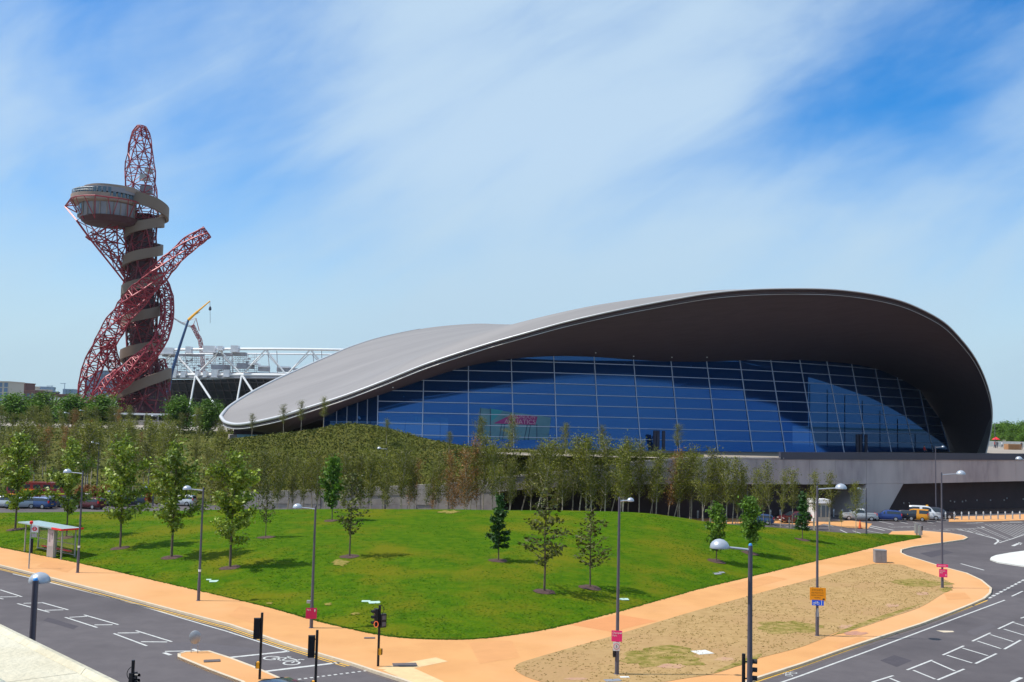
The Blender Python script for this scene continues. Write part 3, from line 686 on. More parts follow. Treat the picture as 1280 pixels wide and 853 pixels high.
# leafy ground cover on mound and slope
vs = []; fs = []; tn = []
def leafq(p, s, t):
    a = Vector((random.gauss(0, 1), random.gauss(0, 1), random.gauss(0, 1))).normalized(); c = a.cross(Vector((random.gauss(0, 1), random.gauss(0, 1), random.gauss(0, 1)))).normalized()
    n = len(vs); vs.extend([tuple(p-a*s), tuple(p-c*s*.7), tuple(p+a*s), tuple(p+c*s*.7)]); fs.append((n, n+1, n+2, n+3)); tn.append(t)
for k in range(26000):
    i = random.random()*(NC-2); j = random.random()*ND; i0, j0 = int(i), int(j)
    u_, v_ = i-i0, j-j0; p = (mr[i0][j0]*(1-v_)+mr[i0][j0+1]*v_)*(1-u_)+(mr[i0+1][j0]*(1-v_)+mr[i0+1][j0+1]*v_)*u_; h = max(0, noise.noise(p*.45)+.25)
    leafq(p+Vector((0, 0, random.random()*(.06+h*.35))), random.uniform(.08, .17), .55+.9*random.random()*(.6+h))
for k in range(26000):
    x = random.uniform(-150, -26); y = random.uniform(140, 246); p = Vector((x, y, slope_z(x, y))); h = max(0, noise.noise(p*.2)+.2)
    leafq(p+Vector((0, 0, random.random()*(.2+h*2.2))), random.uniform(.15, .32), .55+.9*random.random()*(.6+h))
b = MB(); b.v = vs; b.f = fs; b.t = tn
tag(b.build('ground_cover', 'bank_leaf'), 'low leafy shrubs and rough grass covering the banks beside the hall', 'ground cover', kind='stuff')

# ================================================================ ROOF
PAIR = [  # rim (px,py,D) , inner edge (px,py,D) , far edge (px,py,D)
 ((276, 521, 168), (290, 535.5, 168), (277, 519.5, 169)),
 ((283, 528.5, 163), (297, 537, 165), (288, 508, 176)),
 ((303, 530.5, 158), (317, 539.3, 163), (315, 491, 184)),
 ((346, 522, 152), (350, 541.5, 160), (346, 475, 191)),
 ((380, 511.5, 149), (395, 527, 156), (368, 465, 195)),
 ((432, 494.5, 146), (432, 509, 153), (413, 445, 202)),
 ((480, 476.5, 144), (472, 495, 150), (440, 433.5, 206)),
 ((535, 454.5, 141), (530, 475, 149), (480, 421, 212)),
 ((600, 433, 139), (585, 458, 149), (535, 410, 218)),
 ((659, 416, 137), (639, 449, 149.5), (590, 405, 222)),
 ((706, 403, 136), (692, 445.5, 150.5), (624, 405.5, 225)),
 ((760, 390.5, 135), (742.5, 446.5, 152), (655, 407, 228)),
 ((812, 380, 135), (791.5, 450, 153.5), (700, 413, 231)),
 ((876, 368.5, 135), (838.5, 452.3, 155.5), (760, 420, 233)),
 ((920, 363.5, 135), (883, 452.4, 158), (810, 428, 234)),
 ((965, 361.3, 136), (924.4, 451, 160.5), (860, 436, 234)),
 ((1020, 361.2, 137), (963, 450.6, 163.5), (920, 445, 234)),
 ((1062, 364, 139), (999.3, 450.5, 167), (965, 455, 233)),
 ((1105, 371, 142), (1033, 452.3, 171), (1010, 465, 232)),
 ((1140, 381.5, 145), (1064, 455.3, 175), (1050, 478, 230)),
 ((1178, 401.5, 149), (1093.5, 461, 180), (1085, 490, 228)),
 ((1202, 425, 153), (1121, 472, 184), (1115, 505, 226)),
 ((1220, 449.5, 156), (1149, 488, 188), (1140, 520, 224)),
 ((1233, 478, 160), (1165, 507, 191), (1160, 535, 221)),
 ((1240, 508, 163), (1178, 530, 193), (1175, 545, 218)),
 ((1239, 537, 165), (1188, 552, 194), (1185, 555, 212)),
 ((1232, 568, 166), (1196, 568, 194), (1192, 568, 205))]
DEPTH_PUSH = 16.0            # hall pushed this far along the camera's line of sight, image outline kept
def p3(t): return tuple(P(t[0], t[1], t[2]+DEPTH_PUSH))
NS = 240
rim = [Vector(v) for v in catmull([p3(a) for a, _, _ in PAIR], NS)]
inn = [Vector(v) for v in catmull([p3(b_) for _, b_, _ in PAIR], NS)]
far = [Vector(v) for v in catmull([p3(c) for _, _, c in PAIR], NS)]
rimpx = [q[0] for q in catmull([(a[0],) for a, _, _ in PAIR], NS)]
# soffit
b = MB(); rowsS = []
for j in range(19):
    s = j/18; row = []
    for i in range(NS):
        u = i/(NS-1); p = rim[i].lerp(inn[i], s); L = (inn[i]-rim[i]).length
        p = p+Vector((0, -.35, -.9)).normalized()*math.sin(s*math.pi)*L*.045*min(1, (1-u)*8)
        if u > .72: p = p+Vector((1, -.2, 0)).normalized()*math.sin(s*math.pi)*L*.05*min(1, (u-.72)*6)
        row.append(p)
    rowsS.append(row)
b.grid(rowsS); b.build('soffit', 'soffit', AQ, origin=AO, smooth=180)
# top skin (inset a little so the rim stands proud)
b = MB(); rowsT = []
SS = [0, .012, .03, .055, .085, .12, .16, .21, .27, .34, .42, .5, .58, .66, .74, .82, .9, .96, 1]
for s in SS:
    row = []
    for i in range(NS):
        u = i/(NS-1); p = rim[i].lerp(far[i], s)
        k = min(1, max(0, (rimpx[i]-432)/170))*min(1, max(0, (1-u)*6))
        p.z += k*(1.45*math.exp(-((s-.12)/.08)**2)*(1-math.exp(-s/.02)))+.35*(1 if s > 0 else 0)*min(1, s/.02)*0
        # a shallow saddle across the left wing
        p.z += -.9*math.sin(s*math.pi)*max(0, min(1, (rimpx[i]-300)/200))*(1-min(1, max(0, (rimpx[i]-500)/300)))
        if u > .9: p += Vector((1, 0, 0))*math.sin(s*math.pi)*1.0
        row.append(p)
    rowsT.append(row)
b.grid(rowsT); b.build('roof_skin', 'roof_skin', AQ, origin=AO, smooth=180)
# rim: bright metal nosing along near and far edges
rad = [interp(rimpx[i], [276, 300, 400, 600, 1240], [.32, .30, .22, .14, .09]) for i in range(NS)]
pts = [far[i]+Vector((0, 0, .05)) for i in range(int(NS*.30), 0, -2)]; rp = [interp(i, [0, int(NS*.15), int(NS*.30)], [.32, .26, .05]) for i in range(int(NS*.30), 0, -2)]
pts += [rim[i] for i in range(0, NS, 1)]; rp += rad
pts2 = []; rp2 = []
for p, r_ in zip(pts, rp):
    if pts2 and (p-pts2[-1]).length < .25: continue
    pts2.append(p); rp2.append(r_)
b = MB(); b.tube(pts2, rp2, 8); b.build('rim', 'rim_metal', AQ, origin=AO, smooth=60)
b = MB(); b.tube([rim[i].lerp(inn[i], .02)+Vector((0, -.12, -.34-.5*rad[i])) for i in range(6, NS)], [interp(rimpx[i], [276, 500, 760, 1240], [.11, .10, .06, .05]) for i in range(6, NS)], 6); b.build('rim_groove', 'rim_dark', AQ, origin=AO, smooth=60)
b = MB(); b.tube([rim[i].lerp(inn[i], .02)+Vector((0, -.16, -.55-.6*rad[i])) for i in range(6, NS)], [interp(rimpx[i], [276, 500, 760, 1240], [.09, .08, .04, .04]) for i in range(6, NS)], 6); b.build('rim_lip', 'rim_metal', AQ, origin=AO, smooth=60)
# small lights under the soffit
for x, y in [(492, 484.5), (744, 441), (794, 444.5), (841, 447), (885, 447.5)]:
    bi = min(range(NS*19), key=lambda k: (proj(rowsS[k//NS][k % NS])[0]-x)**2+(proj(rowsS[k//NS][k % NS])[1]-y)**2)
    p = rowsS[bi//NS][bi % NS]; b = MB(); b.box(p+Vector((0, -.1, -.08)), (.17, .17, .14)); b.build('spotlight', 'sign_white', AQ, origin=AO)
b = MB(); uw = [P(x, 540, 172+DEPTH_PUSH) for x in (292, 330, 370, 412)]  # dark cover added under the roof tip to block the bright podium
b.grid([[Vector((q.x, q.y, 7.9)) for q in uw], [Vector((q.x, q.y, 11.5)) for q in uw]]); b.build('tip_cover', 'recess', AQ, origin=AO)
# left support under the roof tip
b = MB(); b.box(P(290, 545, 170+DEPTH_PUSH)+Vector((1.5, 2, -2)), (5, 3, 4.4), R(20)); b.build('roof_support', 'concrete', AQ, origin=AO)
b = MB(); b.box(P(330, 546, 166+DEPTH_PUSH)+Vector((0, 0, -1.4)), (9, 2, 3.4), R(-8)); b.build('entrance_glass', 'window_blue', AQ, origin=AO)
b = MB(); b.box(P(287, 552, 164+DEPTH_PUSH)+Vector((0, 0, -1.2)), (1.3, 1.0, 3.0)); b.build('timber_panel', 'timber', AQ, origin=AO)

# ================================================================ GLASS WALL
MU = [((405, 519.5, 155), 404), ((421, 515.5, 154), 420), ((434, 509, 153.2), 433), ((447, 504, 152.4), 446), ((459.5, 499.5, 151.4), 458.6), ((472.5, 495, 150), 471.5), ((529.6, 475, 149), 527.5), ((585.5, 458, 149), 585.5), ((639, 449, 149.5), 642.3), ((692, 445.5, 150.5), 696.5), ((742.5, 446.5, 152), 750), ((791.6, 450, 153.5), 801.5), ((838.5, 452.3, 155.5), 850), ((883, 452.4, 158), 897.2), ((924.4, 451, 160.5), 941), ((963, 450.6, 163.5), 981.6), ((999.3, 450.5, 167), 1020), ((1033, 452.3, 171), 1055), ((1064, 455.3, 175), 1084.5), ((1093.5, 461, 180), 1114), ((1121, 472, 184), 1142.5), ((1149, 488, 188), 1166), ((1176, 527, 193), 1187)]
def p3x(t): return (t[0], t[1], t[2]+DEPTH_PUSH)
GW = empty('glass_wall', (0, 0, 0)); GW.parent = AQ
ZB = 8.0; DZ = 1.715; lines = []
for (tp_, xb) in MU:
    t = P(*p3x(tp_)); t = t+Vector((0, 0, .25)); lean = 3.6*min(1, (t.z-ZB)/13)
    bt = PZ(xb, ZB, tp_[2]+DEPTH_PUSH-lean); lines.append((bt, t))
def at(line, z):
    a, c = line; k = (z-a.z)/(c.z-a.z); return a.lerp(c, k)
b_all = []
for i, ln in enumerate(lines):
    a, c = ln; b = MB(); d = (c-a); b.bar(a+Vector((0, -.05, 0)), c+Vector((0, -.05, 0)), .13 if i >= 5 else .10, .2, up=Vector((0, 1, 0)))
    b.build('mullion', 'mullion', GW, origin=AO)
for i in range(len(lines)-1):
    A, B = lines[i], lines[i+1]; k = 0
    while True:
        z0 = ZB+k*DZ; z1 = z0+DZ; ta, tb = A[1].z, B[1].z
        if i < 5: z0, z1 = ZB, 99
        if z0 >= max(ta, tb): break
        # quad clipped by the sloping head line
        def head(s): return ta+(tb-ta)*s
        def pt(s, z):
            return at(A, z).lerp(at(B, z), s)
        poly = []
        s0 = 0.0; s1 = 1.0
        if ta != tb:
            sc = (z0-ta)/(tb-ta); sd = (z1-ta)/(tb-ta)
        if min(ta, tb) >= z1: poly = [pt(0, z0), pt(1, z0), pt(1, z1), pt(0, z1)]
        else:
            pl = []
            # sample bottom edge where head>z0
            if ta < z0: pl += [pt((z0-ta)/(tb-ta), z0), pt(1, z0)]
            elif tb < z0: pl += [pt(0, z0), pt((z0-ta)/(tb-ta), z0)]
            else: pl += [pt(0, z0), pt(1, z0)]
            if tb > z0:
                if tb > z1: pl += [pt(1, z1)]+([pt((z1-ta)/(tb-ta), z1)] if ta < z1 else [])
                else: pl += [pt(1, tb)]
            if ta > z0:
                if ta > z1: pl += ([pt((z1-ta)/(tb-ta), z1)] if tb < z1 else [])+[pt(0, z1)]
                else: pl += [pt(0, ta)]
            poly = pl
        if len(poly) >= 3:
            w = random.gauss(0, .006); cen = sum(poly, Vector())/len(poly)
            poly = [p+Vector((0, (p.z-cen.z)*w+(p.x-cen.x)*random.gauss(0, .0012), 0)) for p in poly]
            b = MB(); b.add(poly, [tuple(range(len(poly)))]); b.build('pane', 'pool_glass', GW, origin=AO)
            if i >= 5 and k > 0:
                e0, e1 = poly[0], poly[1]
                if (e1-e0).length > .4:
                    b = MB(); b.bar(e0+Vector((0, -.06, 0)), e1+Vector((0, -.06, 0)), .10, .10); b.build('transom', 'mullion', GW, origin=AO)
        if i < 5: break
        k += 1
# doors in the glass wall
for x0_, x1_, i in [(818, 826, 11), (1071, 1079, 18)]:
    for x in (x0_, x1_-4, x1_+3):
        p = PZ(x, 8, DEPTH_PUSH+(150 if x < 900 else 170)); b = MB(); b.box(p+Vector((0, -.25, 1.6)), (.45, .3, 3.2), R(15)); b.build('door_frame', 'interior_dark', GW, origin=AO)
def LAST_Z(px):
    # height of the roof's underside over the far side
    best = 40
    for i in range(0, NS, 2):
        q = inn[i].lerp(far[i], .72)
        if abs(proj(q)[0]-px) < 14: best = min(best, q.z-1.5)
    return best if best < 40 else 14
mat('banner_dark', (.03, .07, .13), .6)
# interior: floor, tiered stands, banner, far glazing frames
b = MB(); b.add([Vector((*PZ(x, 8, d_+DEPTH_PUSH).xy, 8.02)) for x, d_ in [(470, 147.8), (640, 147.2), (840, 153), (1000, 164.5), (1180, 191), (1180, 203), (700, 222), (420, 200), (360, 170)]], [tuple(range(9))]); b.build('hall_floor', 'interior_floor', AQ, origin=AO)
for k in range(9):
    a = PZ(560, 8, 170+DEPTH_PUSH+k*2.2); c = PZ(990, 8, 182+DEPTH_PUSH+k*2.2); z1 = 9.2+k*1.15
    b = MB(); v = [Vector((a.x, a.y, 8.03)), Vector((c.x, c.y, 8.03)), Vector((c.x, c.y, z1)), Vector((a.x, a.y, z1))]; v += [p+Vector((-.2, 2.2, 0)) for p in v]
    b.add(v, ((0, 1, 2, 3), (3, 2, 6, 7), (0, 3, 7, 4), (1, 5, 6, 2), (4, 7, 6, 5))); b.build('seating_tier', 'stand_step', AQ, origin=AO)
bn = empty('banner', (0, 0, 0)); bn.parent = AQ  # banner brought forward along the line of sight onto the glass
def on_glass(px, py, k=.05):
    """point on the glazing seen at a photo position, k metres in front of it"""
    j = 7 if px < 640 else (8 if px < 694 else 9); A, B = lines[j], lines[j+1]; s_, z_ = .5, 12.0
    for _ in range(12):
        q = at(A, z_).lerp(at(B, z_), s_); x_, y_ = proj(q); w_ = proj(at(B, z_))[0]-proj(at(A, z_))[0]
        z_ += (y_-py)*q.y/FPX; s_ += (px-x_)/w_
    return q+Vector((0, -k, 0))
def banner_sheet(name, pts, m, k):
    """banner brought forward from inside the hall onto the panes, one piece per bay"""
    b = MB(); N_ = 14; rows_ = []
    for i in range(N_+1):
        u = i/N_; tp2 = (pts[0][0]*(1-u)+pts[1][0]*u, pts[0][1]*(1-u)+pts[1][1]*u); bp2 = (pts[3][0]*(1-u)+pts[2][0]*u, pts[3][1]*(1-u)+pts[2][1]*u)
        rows_.append([on_glass(*bp2, k), on_glass(*tp2, k)])
    b.grid(rows_); return b.build(name, m, bn, origin=AO)
banner_sheet('banner_sheet', [(600, 510), (689, 522), (685, 550), (595, 549)], 'interior_pale', .05)
banner_sheet('banner_corner', [(614, 511), (629, 513.5), (619, 523), (614, 527)], 'teal', .065)
banner_sheet('banner_stripe', [(640, 518), (672, 521), (669, 531.5), (617, 529.5)], 'magenta_banner', .08)
for x0_, y0_, x1_, y1_ in [(601, 510, 597, 549), (613, 510, 613, 550), (627, 530, 624, 550), (631, 530, 628, 550), (659, 531, 655, 550), (663, 531, 660, 550), (671, 530, 671, 550), (600, 532, 688, 535), (598, 541, 687, 543)]:
    b = MB(); b.bar(on_glass(x0_, y0_, .09), on_glass(x1_, y1_, .09), .13, .02); b.build('banner_line', 'banner_dark', bn, origin=AO)
p = on_glass(656, 521.5, .16)-AO; text('lettering', 'LONDON', .75, 'banner_text', bn, p, (R(78), 0, R(4)), .01)
p = on_glass(650, 527.6, .16)-AO; text('lettering', 'AQUATICS', 1.0, 'banner_text', bn, p, (R(78), 0, R(4)), .01)
# columns and mullions of the opposite glass wall, seen through the hall
for x in range(440, 1180, 22):
    D0 = DEPTH_PUSH+interp(x, [440, 700, 1180], [198, 218, 200]); a = PZ(x, 8, D0); b = MB(); b.bar(a, a+Vector((0, 0, 4.6 if x < 1000 else max(1, LAST_Z(x)-10))), .16); b.build('far_mullion', 'interior_dark', AQ, origin=AO)
b = MB(); rr = []  # dark cover added above the far glazing to shut out the sky behind
for x in range(400, 1011, 10):
    D0 = DEPTH_PUSH+interp(x, [400, 700, 1200], [194, 219, 196]); a = PZ(x, 8, D0); zt_ = min(26, LAST_Z(x)); rr.append([Vector((a.x, a.y, 12.4)), Vector((a.x, a.y, max(12.5, zt_)))])
b.grid(rr); b.build('sky_cover', 'interior_dark', AQ, origin=AO)
# roof shade inside: inner ceiling between glass head and far edge
b = MB(); rr = []
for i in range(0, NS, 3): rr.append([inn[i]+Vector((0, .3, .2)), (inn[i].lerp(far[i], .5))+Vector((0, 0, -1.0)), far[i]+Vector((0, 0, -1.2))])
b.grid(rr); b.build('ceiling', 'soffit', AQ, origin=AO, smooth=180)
# ================================================================ ORBIT TOWER
OD = 400.0
OR = empty('observation_tower', P(180, 525, OD), 0, 'tall twisting red steel lattice tower with a round viewing deck and grey spiral walkway', 'tower')
OO = OR.location.copy()
mpx = OD/FPX                                      # metres per photo pixel at the tower
def lattice_tube(name, path, radii, n=6, seg=26, rc=.28, rb=.17, twist=0.6, m='orbit_red', parent=OR, seed=0, squash=1.0, origin=OO, rings=True):
    """triangulated tubular steel truss following a curve: chords, hoops and diagonals"""
    rnd = random.Random(seed)
    pts = [Vector(v[:3]) for v in catmull([(*p, r) for p, r in zip(path, radii)], seg+1)]
    rad = [v[3] for v in catmull([(*p, r) for p, r in zip(path, radii)], seg+1)]
    R_ = []; px = None
    for i, p in enumerate(pts):
        d = (pts[min(i+1, seg)]-pts[max(i-1, 0)]).normalized()
        if px is None:
            px = d.cross(Vector((0, 1, 0)))
            if px.length < .1: px = Vector((1, 0, 0))
        px = (px-d*px.dot(d)).normalized(); py = d.cross(px); tw = twist*i/seg*2*math.pi
        R_.append([p+(px*math.cos(2*math.pi*j/n+tw)+py*math.sin(2*math.pi*j/n+tw)*squash)*rad[i]*rnd.uniform(.93, 1.06) for j in range(n)])
    b = MB()
    def st(a, c, r): b.tube([a, c], r, 4, cap=False)
    for i in range(seg+1):
        for j in range(n):
            if rings and (i in (0, seg) or rnd.random() < .8): st(R_[i][j], R_[i][(j+1) % n], rb)
            if i < seg:
                st(R_[i][j], R_[i+1][j], rc)
                st(R_[i][j], R_[i+1][(j+1) % n], rb) if (i+j) % 2 else st(R_[i][(j+1) % n], R_[i+1][j], rb)
    return b.build(name, m, parent, origin=origin)
def op(x, y, d=0): return P(x, y, OD+d)
# top cone
lattice_tube('top_lattice', [op(176, 276), op(176, 250), op(175.5, 222), op(175, 195), op(176, 170), op(177.5, 158)], [21*mpx, 20.5*mpx, 19*mpx, 16*mpx, 11.5*mpx, 5.5*mpx], 8, 13, .24, .16, .35, seed=1)
# core trunk
b = MB(); core = [(182, 524, 22), (180, 500, 21), (178, 470, 18), (177, 430, 17.5), (178, 390, 18), (178, 350, 18), (177, 310, 16.5), (178, 270, 17)]
cp = catmull([(*op(x, y), r*mpx*.80) for x, y, r in core], 30)
b.tube([v[:3] for v in cp], [v[3] for v in cp], 12); b.build('core', 'orbit_core', OR, origin=OO)
lattice_tube('trunk_lattice', [op(x, y) for x, y, r in core], [r*mpx*1.08 for x, y, r in core], 8, 24, .30, .17, .5, 'orbit_redd', seed=2)
lattice_tube('trunk_lattice', [op(x, y) for x, y, r in core], [r*mpx*1.2*(1.1 if y > 480 else .86) for x, y, r in core], 5, 20, .24, .15, -.7, seed=21)
# base skirt
lattice_tube('base_lattice', [op(180, 527), op(181, 505), op(183, 480), op(184, 455)], [42*mpx, 33*mpx, 24*mpx, 19*mpx], 12, 5, .28, .18, .1, 'orbit_redd', seed=3)
b = MB(); b.lathe([(33*mpx, 0), (24*mpx, 20*mpx), (18*mpx, 42*mpx)], op(182, 527), 16); b.build('base_shell', 'orbit_core', OR, origin=OO)
# sweeping arm: right tip down to the left foot
lattice_tube('long_loop', [op(259, 290, -12), op(236, 306, -13), op(207, 333, -15), op(180, 362, -16), op(155, 391, -15), op(133, 425, -14), op(115, 462, -13), op(103, 505, -12)], [8*mpx, 9*mpx, 10.5*mpx, 13*mpx, 13*mpx, 12.5*mpx, 11*mpx, 8.5*mpx], 6, 38, .30, .18, .9, seed=4)
# second loop: left foot rising rightwards then round the back
lattice_tube('lower_loop', [op(117, 508, -16), op(137, 485, -17), op(160, 466, -17), op(182, 447, -16), op(200, 425, -12), op(209, 396, -4), op(207, 366, 2), op(194, 342, 6), op(180, 325, 9)], [9*mpx, 11.5*mpx, 12*mpx, 10*mpx, 9*mpx, 7.5*mpx, 8*mpx, 9*mpx, 9*mpx], 6, 40, .30, .18, -.8, seed=5)
lattice_tube('back_leg', [op(134, 425, -12), op(138, 447, -9), op(147, 470, -4), op(156, 500, 0), op(160, 522, 2)], [10*mpx, 9*mpx, 8*mpx, 9*mpx, 9*mpx], 6, 18, .28, .17, .4, seed=6)
lattice_tube('back_leg', [op(200, 450, 5), op(203, 475, 7), op(205, 500, 8), op(210, 524, 8)], [7*mpx, 9*mpx, 9*mpx, 10*mpx], 6, 10, .28, .17, .4, seed=7)
lattice_tube('left_spine', [op(150, 405, 2), op(158, 380, 4), op(163, 350, 6)], [8*mpx, 8*mpx, 8*mpx], 6, 9, .26, .16, .3, seed=8)
# canopy fan holding the deck
lattice_tube('deck_truss', [op(166, 352, 2), op(155, 328, 0), op(143, 303, -3), op(130, 283, -6)], [6*mpx, 11*mpx, 17*mpx, 25*mpx], 8, 9, .28, .18, .3, seed=9)
b = MB()
def st(a, c, r=.2): b.tube([a, c], r, 4, cap=False)
tipL = op(81, 258, -10); br = [op(96, 276, -16), op(112, 298, -15), op(128, 318, -12), op(144, 338, -8), op(158, 356, -4)]
bb = [op(104, 270, 2), op(118, 288, 2), op(134, 306, 2), op(147, 322, 2), op(161, 340, 2)]
st(tipL, br[0], .34); st(tipL, bb[0], .25)
for i in range(4): st(br[i], br[i+1], .36); st(bb[i], bb[i+1], .22); st(br[i], bb[i+1], .17); st(bb[i], br[i+1], .17)
for i in range(5): st(br[i], bb[i], .17)
dc = op(137, 258, -8); dr = 38*mpx
def dk_(a, r, z): return Vector((dc.x+math.cos(a)*r, dc.y+math.sin(a)*r, dc.z+z))
n = 20; outer = [dk_(2*math.pi*i/n, dr*(1.2 if 6 < i < 16 else 1.02), 1.2) for i in range(n)]
for i in range(n): st(outer[i], outer[(i+1) % n], .22)
for x, y in [(81, 258)]: 
    for k in (9, 10, 11, 12, 13): st(tipL, outer[k], .2)
for i in range(10, 19, 2):
    st(outer[i], dk_(2*math.pi*(i+.5)/n, dr*.82, -6.5), .17); st(outer[(i+1) % n], dk_(2*math.pi*(i+.5)/n, dr*.82, -6.5), .17)
b.build('deck_ring', 'orbit_red', OR, origin=OO)
# viewing deck drums
z0 = dc.z
def drum(name, cx, cy, prof, m, n=36): 
    b = MB(); c = op(cx, cy, -8); b.lathe(prof, c, n); return b.build(name, m, OR, origin=OO, smooth=35)
drum('deck_bowl', 137, 277, [(24*mpx, -5.5*mpx), (30*mpx, -4*mpx), (34.5*mpx, 3*mpx), (33*mpx, 3.4*mpx)], 'orbit_bowl')
dd = drum('deck_drum', 134, 266, [(32.5*mpx, -9*mpx), (33.5*mpx, 8*mpx), (33*mpx, 8.2*mpx)], 'orbit_deck')
drum('deck_gallery', 130, 252, [(35*mpx, -6*mpx), (38.5*mpx, -4*mpx), (38.5*mpx, 4.5*mpx), (37*mpx, 4.7*mpx)], 'orbit_tan')
b = MB(); c = op(130, 251, -8)
for i in range(44):
    a = 2*math.pi*i/44; p = c+Vector((math.cos(a)*37*mpx, math.sin(a)*37*mpx, 3.9*mpx)); b.bar(p, p+Vector((0, 0, 5*mpx)), .14)
for zz in (6.2, 9): b.tube([c+Vector((math.cos(2*math.pi*i/44)*37*mpx, math.sin(2*math.pi*i/44)*37*mpx, zz*mpx)) for i in range(45)], .13, 4)
b.build('gallery_rail', 'galvanised', OR, origin=OO)
drum('deck_upper', 136, 242, [(36*mpx, -4*mpx), (36*mpx, 2*mpx), (34*mpx, 2.6*mpx)], 'orbit_deck')
drum('deck_crown', 140, 239, [(33*mpx, -4*mpx), (33*mpx, 2*mpx), (31*mpx, 2.4*mpx)], 'orbit_tan')
drum('deck_roof', 135, 237, [(24*mpx, -2*mpx), (24*mpx, 2.4*mpx), (22*mpx, 2.8*mpx)], 'orbit_tan')
b = MB()
for i, a in enumerate((R(205), R(215), R(225))):
    p = op(134, 266, -8)+Vector((math.cos(a)*33.2*mpx, math.sin(a)*33.2*mpx, 0)); b.box(p, (1.6, .5, 3.6), a+R(90))
b.build('deck_window', 'window_blue', OR, origin=OO)
# plant room inside the cone
for x, y, w, h, m_ in [(183, 237, 13, 13, 'orbit_deck'), (181, 222, 10, 9, 'galvanised'), (172, 245, 10, 9, 'orbit_deck'), (186, 213, 7, 6, 'galvanised')]:
    b = MB(); b.box(op(x, y), (w*mpx, 3, h*mpx*.55)); b.box(op(x, y-h*.35), (w*mpx*.9, 2.6, .3)); b.box(op(x, y+h*.35), (w*mpx*1.1, 3.2, .3)); b.build('plant_room', m_, OR, origin=OO)
b = MB(); c = op(134, 266, -8)
for i in range(26):
    a = 2*math.pi*i/26; p = c+Vector((math.cos(a)*33.6*mpx, math.sin(a)*33.6*mpx, 0)); b.bar(p+Vector((0, 0, -8.5*mpx)), p+Vector((0, 0, 8*mpx)), .3)
b.build('drum_frame', 'orbit_tan', OR, origin=OO)
b = MB(); c = op(133, 246, -8)
for i in range(40):
    a = 2*math.pi*i/40; p = c+Vector((math.cos(a)*36.3*mpx, math.sin(a)*36.3*mpx, 0)); b.box(p, (1.1, .5, 3.2), a+R(90))
b.build('gallery_window', 'b_pane', OR, origin=OO)
# spiral walkway: band hugging the trunk, plus the wide turns at deck and base
def spiral(name, turns, m='orbit_walk', hgt=10.5):
    """turns: list of (angle deg, cx, cy, r px, h px)"""
    sm = catmull(turns, len(turns)*10); b = MB(); rows_ = []
    for a, cx, cy, r, h in sm:
        c = op(cx, cy); a_ = R(a); p = Vector((c.x+math.cos(a_)*r*mpx, c.y+math.sin(a_)*r*mpx, c.z)); q = Vector((c.x+math.cos(a_)*(r-3.4)*mpx, c.y+math.sin(a_)*(r-3.4)*mpx, c.z)); up = Vector((0, 0, h*mpx/2))
        rows_.append([q-up, p-up, p+up, q+up, q-up])
    b.grid(rows_); return b.build(name, m, OR, origin=OO, smooth=40)
tr = []
# angle 270 = towards the camera; front passes rise from left (180) to right (360)
centres = [(177, 487, 38), (177.5, 438, 26.5), (177, 397, 25), (177, 358, 24.5), (178.5, 322, 24.5), (180, 286, 24.5), (181, 262, 29)]
for k, (cx, cy, r) in enumerate(centres[:-1]):
    r2 = centres[k+1][2]
    for q, da in enumerate((180, 225, 270, 315, 360, 405, 450, 495)):
        a = da+360*k; ys = {0: cy+9, 1: cy+6, 2: cy+1, 3: cy-4, 4: cy-9}
        nxt = centres[k+1][1]+9
        y = ys[q] if q < 5 else (cy-9)+(nxt-(cy-9))*(q-4)/4
        rr_ = r if q < 5 else r+(r2-r)*(q-4)/4
        if k == 0 and q < 5: y = [501, 496, 486, 474, 466][q]; rr_ = [37, 36, 36, 37, 36][q]
        tr.append((a, cx, y, rr_, 12.5 if k else 13))
tr.append((180+360*6, 181, 272, 29, 12))
spiral('spiral_walkway', tr)
spiral('deck_walkway', [(150, 170, 255, 26, 12), (200, 170, 253, 28, 13), (240, 174, 253, 33, 14), (280, 177, 254, 33, 15), (315, 178, 258, 33, 15), (345, 178, 263, 33, 15), (380, 178, 267, 32, 14), (430, 178, 270, 30, 12)])
# entrance pavilion at the foot
PV = empty('pavilion', P(150, 522, 330), 0, 'long low pavilion with a thin pale flat roof in front of the red tower', 'pavilion')
po = PV.location.copy(); b = MB(); a = P(36, 513.5, 325); c = P(262, 519.5, 335)
a.z = c.z = 11.4
b.bar(a, c, 9, .55); b.build('roof', 'white_steel', PV, origin=po)
b = MB(); b.bar(a+Vector((2, 4, -1.9)), c+Vector((-2, 4, -1.9)), 2, 3.1); b.build('wall', 'b_dark', PV, origin=po)
for i in range(13):
    p = a.lerp(c, (i+.5)/13)+Vector((0, -3.5, -1.8)); b = MB(); b.bar(p+Vector((0, 0, -1.6)), p+Vector((0, 0, 1.55)), .25); b.build('column', 'galvanised', PV, origin=po)
PW = empty('parapet_wall', P(222, 524, 262), 0, 'pale parapet wall at the edge of the podium below the pavilion', 'wall'); po = PW.location.copy()
for i in range(12):
    A = P(150+i*10.3, 523, 262); C = P(160+i*10.3, 523, 262); A.z = C.z = 9.5; b = MB(); b.bar(A, C, .4, 1.2); b.build('panel', 'concrete_light', PW, origin=po)

